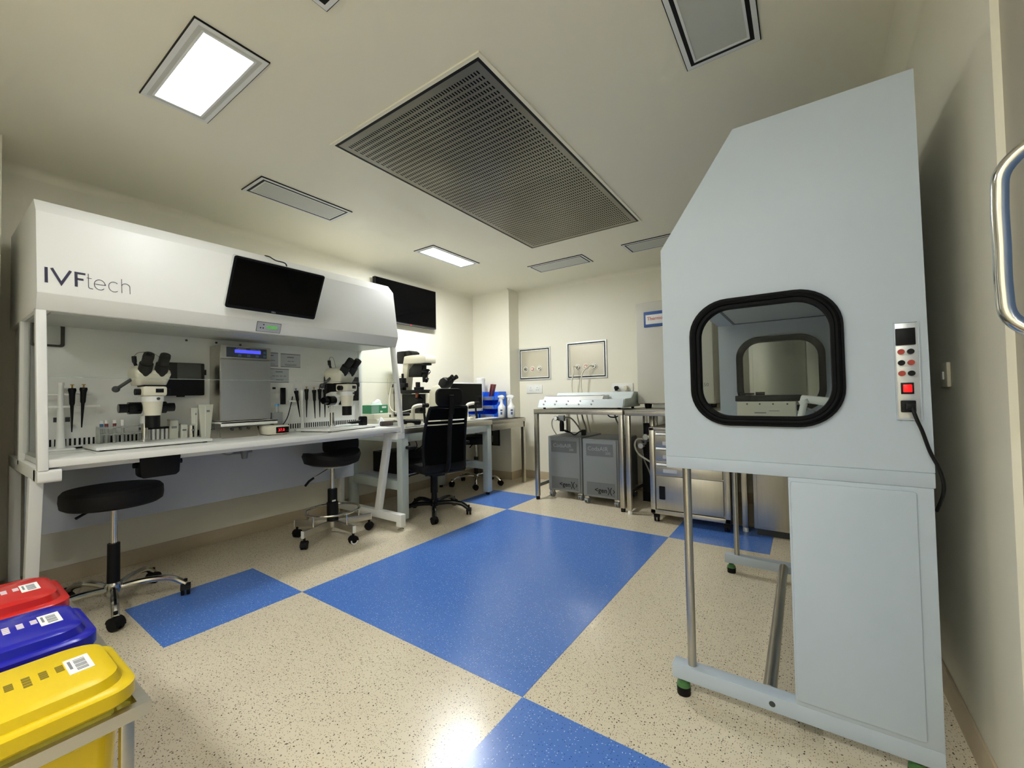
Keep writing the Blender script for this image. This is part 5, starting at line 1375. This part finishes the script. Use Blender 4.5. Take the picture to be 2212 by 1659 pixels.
# instruments inside
wm = thing('bench_microscope', 'white instrument base with black stage inside the grey cabinet', 'microscope', (2.945, 2.2, .865))
part(wm, 'base', box(B(), 2.836, 3.054, 2.10, 2.35, .865, 1.052, .003), M_IVORY)
part(wm, 'stage', box(B(), 2.83, 3.075, 2.10, 2.36, 1.053, 1.077, .003), M_BLACK)
fb = B()
for x in (2.876, 2.924, 2.973, 3.024):
    cyl(fb, (x, 2.0985, 1.041), (x, 2.101, 1.041), .0035, n=10)
part(wm, 'screw', fb, M_DKGREY)
part(wm, 'label_print', box(box(B(), 2.903, 2.947, 2.099, 2.101, 1.001, 1.005), 2.957, 2.995, 2.099, 2.101, 1.011, 1.013), M_INKGREY)
tb = B(); tube(tb, [(2.85, 2.16, 1.085), (2.90, 2.16, 1.085)], .004, 8); tube(tb, [(2.905, 2.16, 1.086), (2.94, 2.16, 1.086)], .007, 10); ball(tb, (2.845, 2.16, 1.085), .008)
part(wm, 'slide_rod', tb, M_BLACK)
wa = thing('white_swivel_arm', 'white swivel arm with ribbed knob inside the grey cabinet', 'instrument arm', (3.12, 1.9, .865))
part(wa, 'arm', prism(B(), [(3.066, 1.05), (3.074, 1.08), (3.185, 1.066), (3.235, 1.04), (3.235, 1.0), (3.19, 1.0), (3.165, 1.035), (3.10, 1.048)], 'y', 1.88, 1.94, .006), M_WHITE2)
part(wa, 'ribbed_knob', cyl(B(), (3.083, 1.88, 1.048), (3.078, 1.88, 1.062), .015, n=20), M_WHITE2)
part(wa, 'barrel', cyl(B(), (3.070, 1.88, .998), (3.082, 1.88, 1.05), .011, n=16), M_WHITE2)
part(wa, 'pedestal', box(B(), 3.17, 3.235, 1.86, 1.96, .865, 1.0, .006), M_WHITE2)
part(wa, 'rod', cyl(B(), (3.09, 1.90, 1.03), (3.18, 1.90, .99), .004), M_CHROME)
sk = thing('wall_switch', 'cream switch plate on the right wall behind the grey cabinet', 'switch', (3.468, 1.9, 1.15))
part(sk, 'plate', box(B(), 3.46, 3.47, 1.90, 1.99, 1.10, 1.18, .003), M_IVORY); part(sk, 'rocker', box(B(), 3.456, 3.461, 1.93, 1.95, 1.125, 1.15), M_WHITE2)

# ------------------------------------------------------------------ waste bins, left foreground
def waste_bin(label, x0, x1, m, bagm, ink):
    y0, y1, zt = -.15, .262, .578
    t = thing('waste_bin', label, 'waste bin', ((x0 + x1) / 2, .05, 0), 'colour-coded waste bins')
    b = B()
    P0 = rrect(x0 + .05, x1 - .05, y0 + .04, y1 - .04, .03, 4); P1 = rrect(x0 + .022, x1 - .022, y0 + .022, y1 - .022, .035, 4)
    A = [b.verts.new((p[0], p[1], .03)) for p in P0]; C = [b.verts.new((p[0], p[1], zt - .055)) for p in P1]
    n = len(A); b.faces.new(A[::-1]); b.faces.new(C)
    for i in range(n):
        b.faces.new((A[i], A[(i + 1) % n], C[(i + 1) % n], C[i]))
    part(t, 'bucket', b, m)
    b = B()
    lv = [(0.006, zt - .058), (0.0, zt - .052), (0.0, zt - .028), (.006, zt - .024), (.016, zt - .022), (.022, zt - .006), (.034, zt)]
    rows = [[b.verts.new((p[0], p[1], z)) for p in rrect(x0 + i_, x1 - i_, y0 + i_, y1 - i_, .045, 6)] for (i_, z) in lv]
    n = len(rows[0])
    for a, c in zip(rows, rows[1:]):
        for i in range(n):
            b.faces.new((a[i], a[(i + 1) % n], c[(i + 1) % n], c[i]))
    b.faces.new(rows[-1]); b.faces.new(rows[0][::-1])
    lid = part(t, 'lid', b, m)
    xm = (x0 + x1) / 2
    sx = xm - .035
    s_ = part(lid, 'sticker', box(B(), sx, sx + .072, .178, .213, zt - .0005, zt + .0008), M_WHITE2)
    q = B()
    for k in range(9):
        box(q, sx + .012 + k * .006, sx + .012 + k * .006 + (.0035 if k % 3 else .002), .190, .206, zt + .0005, zt + .0012)
    box(q, sx + .012, sx + .05, .182, .186, zt + .0005, zt + .0012)
    part(s_, 'barcode', q, M_INKGREY)
    q = B(); random.seed(3)
    for k, (w0, h) in enumerate(((.03, .011), (.036, .011), (.046, .011), (.03, .011), (.026, .010), (.04, .011), (.034, .011), (.03, .010))):
        y_ = .165 - k * .0215
        for j in range(4):
            box(q, sx + .018 - w0 * .2 + j * w0 / 4, sx + .018 - w0 * .2 + (j + .78) * w0 / 4, y_, y_ + h, zt - .0005, zt + .0004)
    part(lid, 'printed_text', q, ink)
    b = B()
    rr0 = rrect(x0 + .012, x1 - .012, y0 + .012, y1 - .012, .04, 6)
    n = len(rr0); rows = []
    for k, (o_, z) in enumerate(((0, zt - .055), (.007, zt - .068), (.012, zt - .085), (.005, zt - .10))):
        row = []
        for i, p in enumerate(rr0):
            cx = p[0] - xm; cy = p[1] - .046; l = math.hypot(cx, cy); f = (o_ + .006 * math.sin(i * 2.3 + k)) / l
            row.append(b.verts.new((p[0] + cx * f, p[1] + cy * f, z + .006 * math.sin(i * 1.7 + k * 2))))
        rows.append(row)
    for a, c in zip(rows, rows[1:]):
        for i in range(n):
            b.faces.new((a[i], a[(i + 1) % n], c[(i + 1) % n], c[i]))
    part(t, 'bin_liner', b, bagm)
    return t
M_PRW = mat('pale_print', rgb(214, 200, 206), 0.5, var=0.05)
waste_bin('yellow lidded waste bin with white sticker, nearest of the three', 1.750, 2.000, M_YEL, M_YBAG, mat('olive_print', rgb(120, 104, 20), 0.5, var=0.1))
waste_bin('dark blue lidded waste bin between the red and yellow ones', 1.438, 1.692, M_BLU, M_BAG, M_PRW)
waste_bin('red lidded waste bin, farthest of the three', 1.125, 1.388, M_RED, M_BAG, M_PRW)
bf = thing('bin_frame', 'steel frame trolley holding the three coloured waste bins', 'trolley', (1.63, .05, 0))
fx0, fx1, fy0, fy1 = 1.10, 2.008, -.18, .276
part(bf, 'top_frame', rframe(B(), fx0, fx1, fy0, fy1, .018, 'z', .488, .512), M_STEELH)
for (a, b_) in ((1.406, 1.420), (1.714, 1.728)):
    part(bf, 'divider_bar', box(B(), a, b_, fy0 + .018, fy1 - .018, .490, .510, .001), M_STEELH)
for (x, y) in ((fx0, fy0), (fx1 - .02, fy0), (fx0, fy1 - .045), (fx1 - .02, fy1 - .045)):
    part(bf, 'leg', box(B(), x, x + .02, y, y + .02, .0, .489, .002), M_STEEL)
part(bf, 'lower_shelf', box(B(), fx0, fx1, fy0, fy1 - .02, .012, .03, .002), M_STEELH)
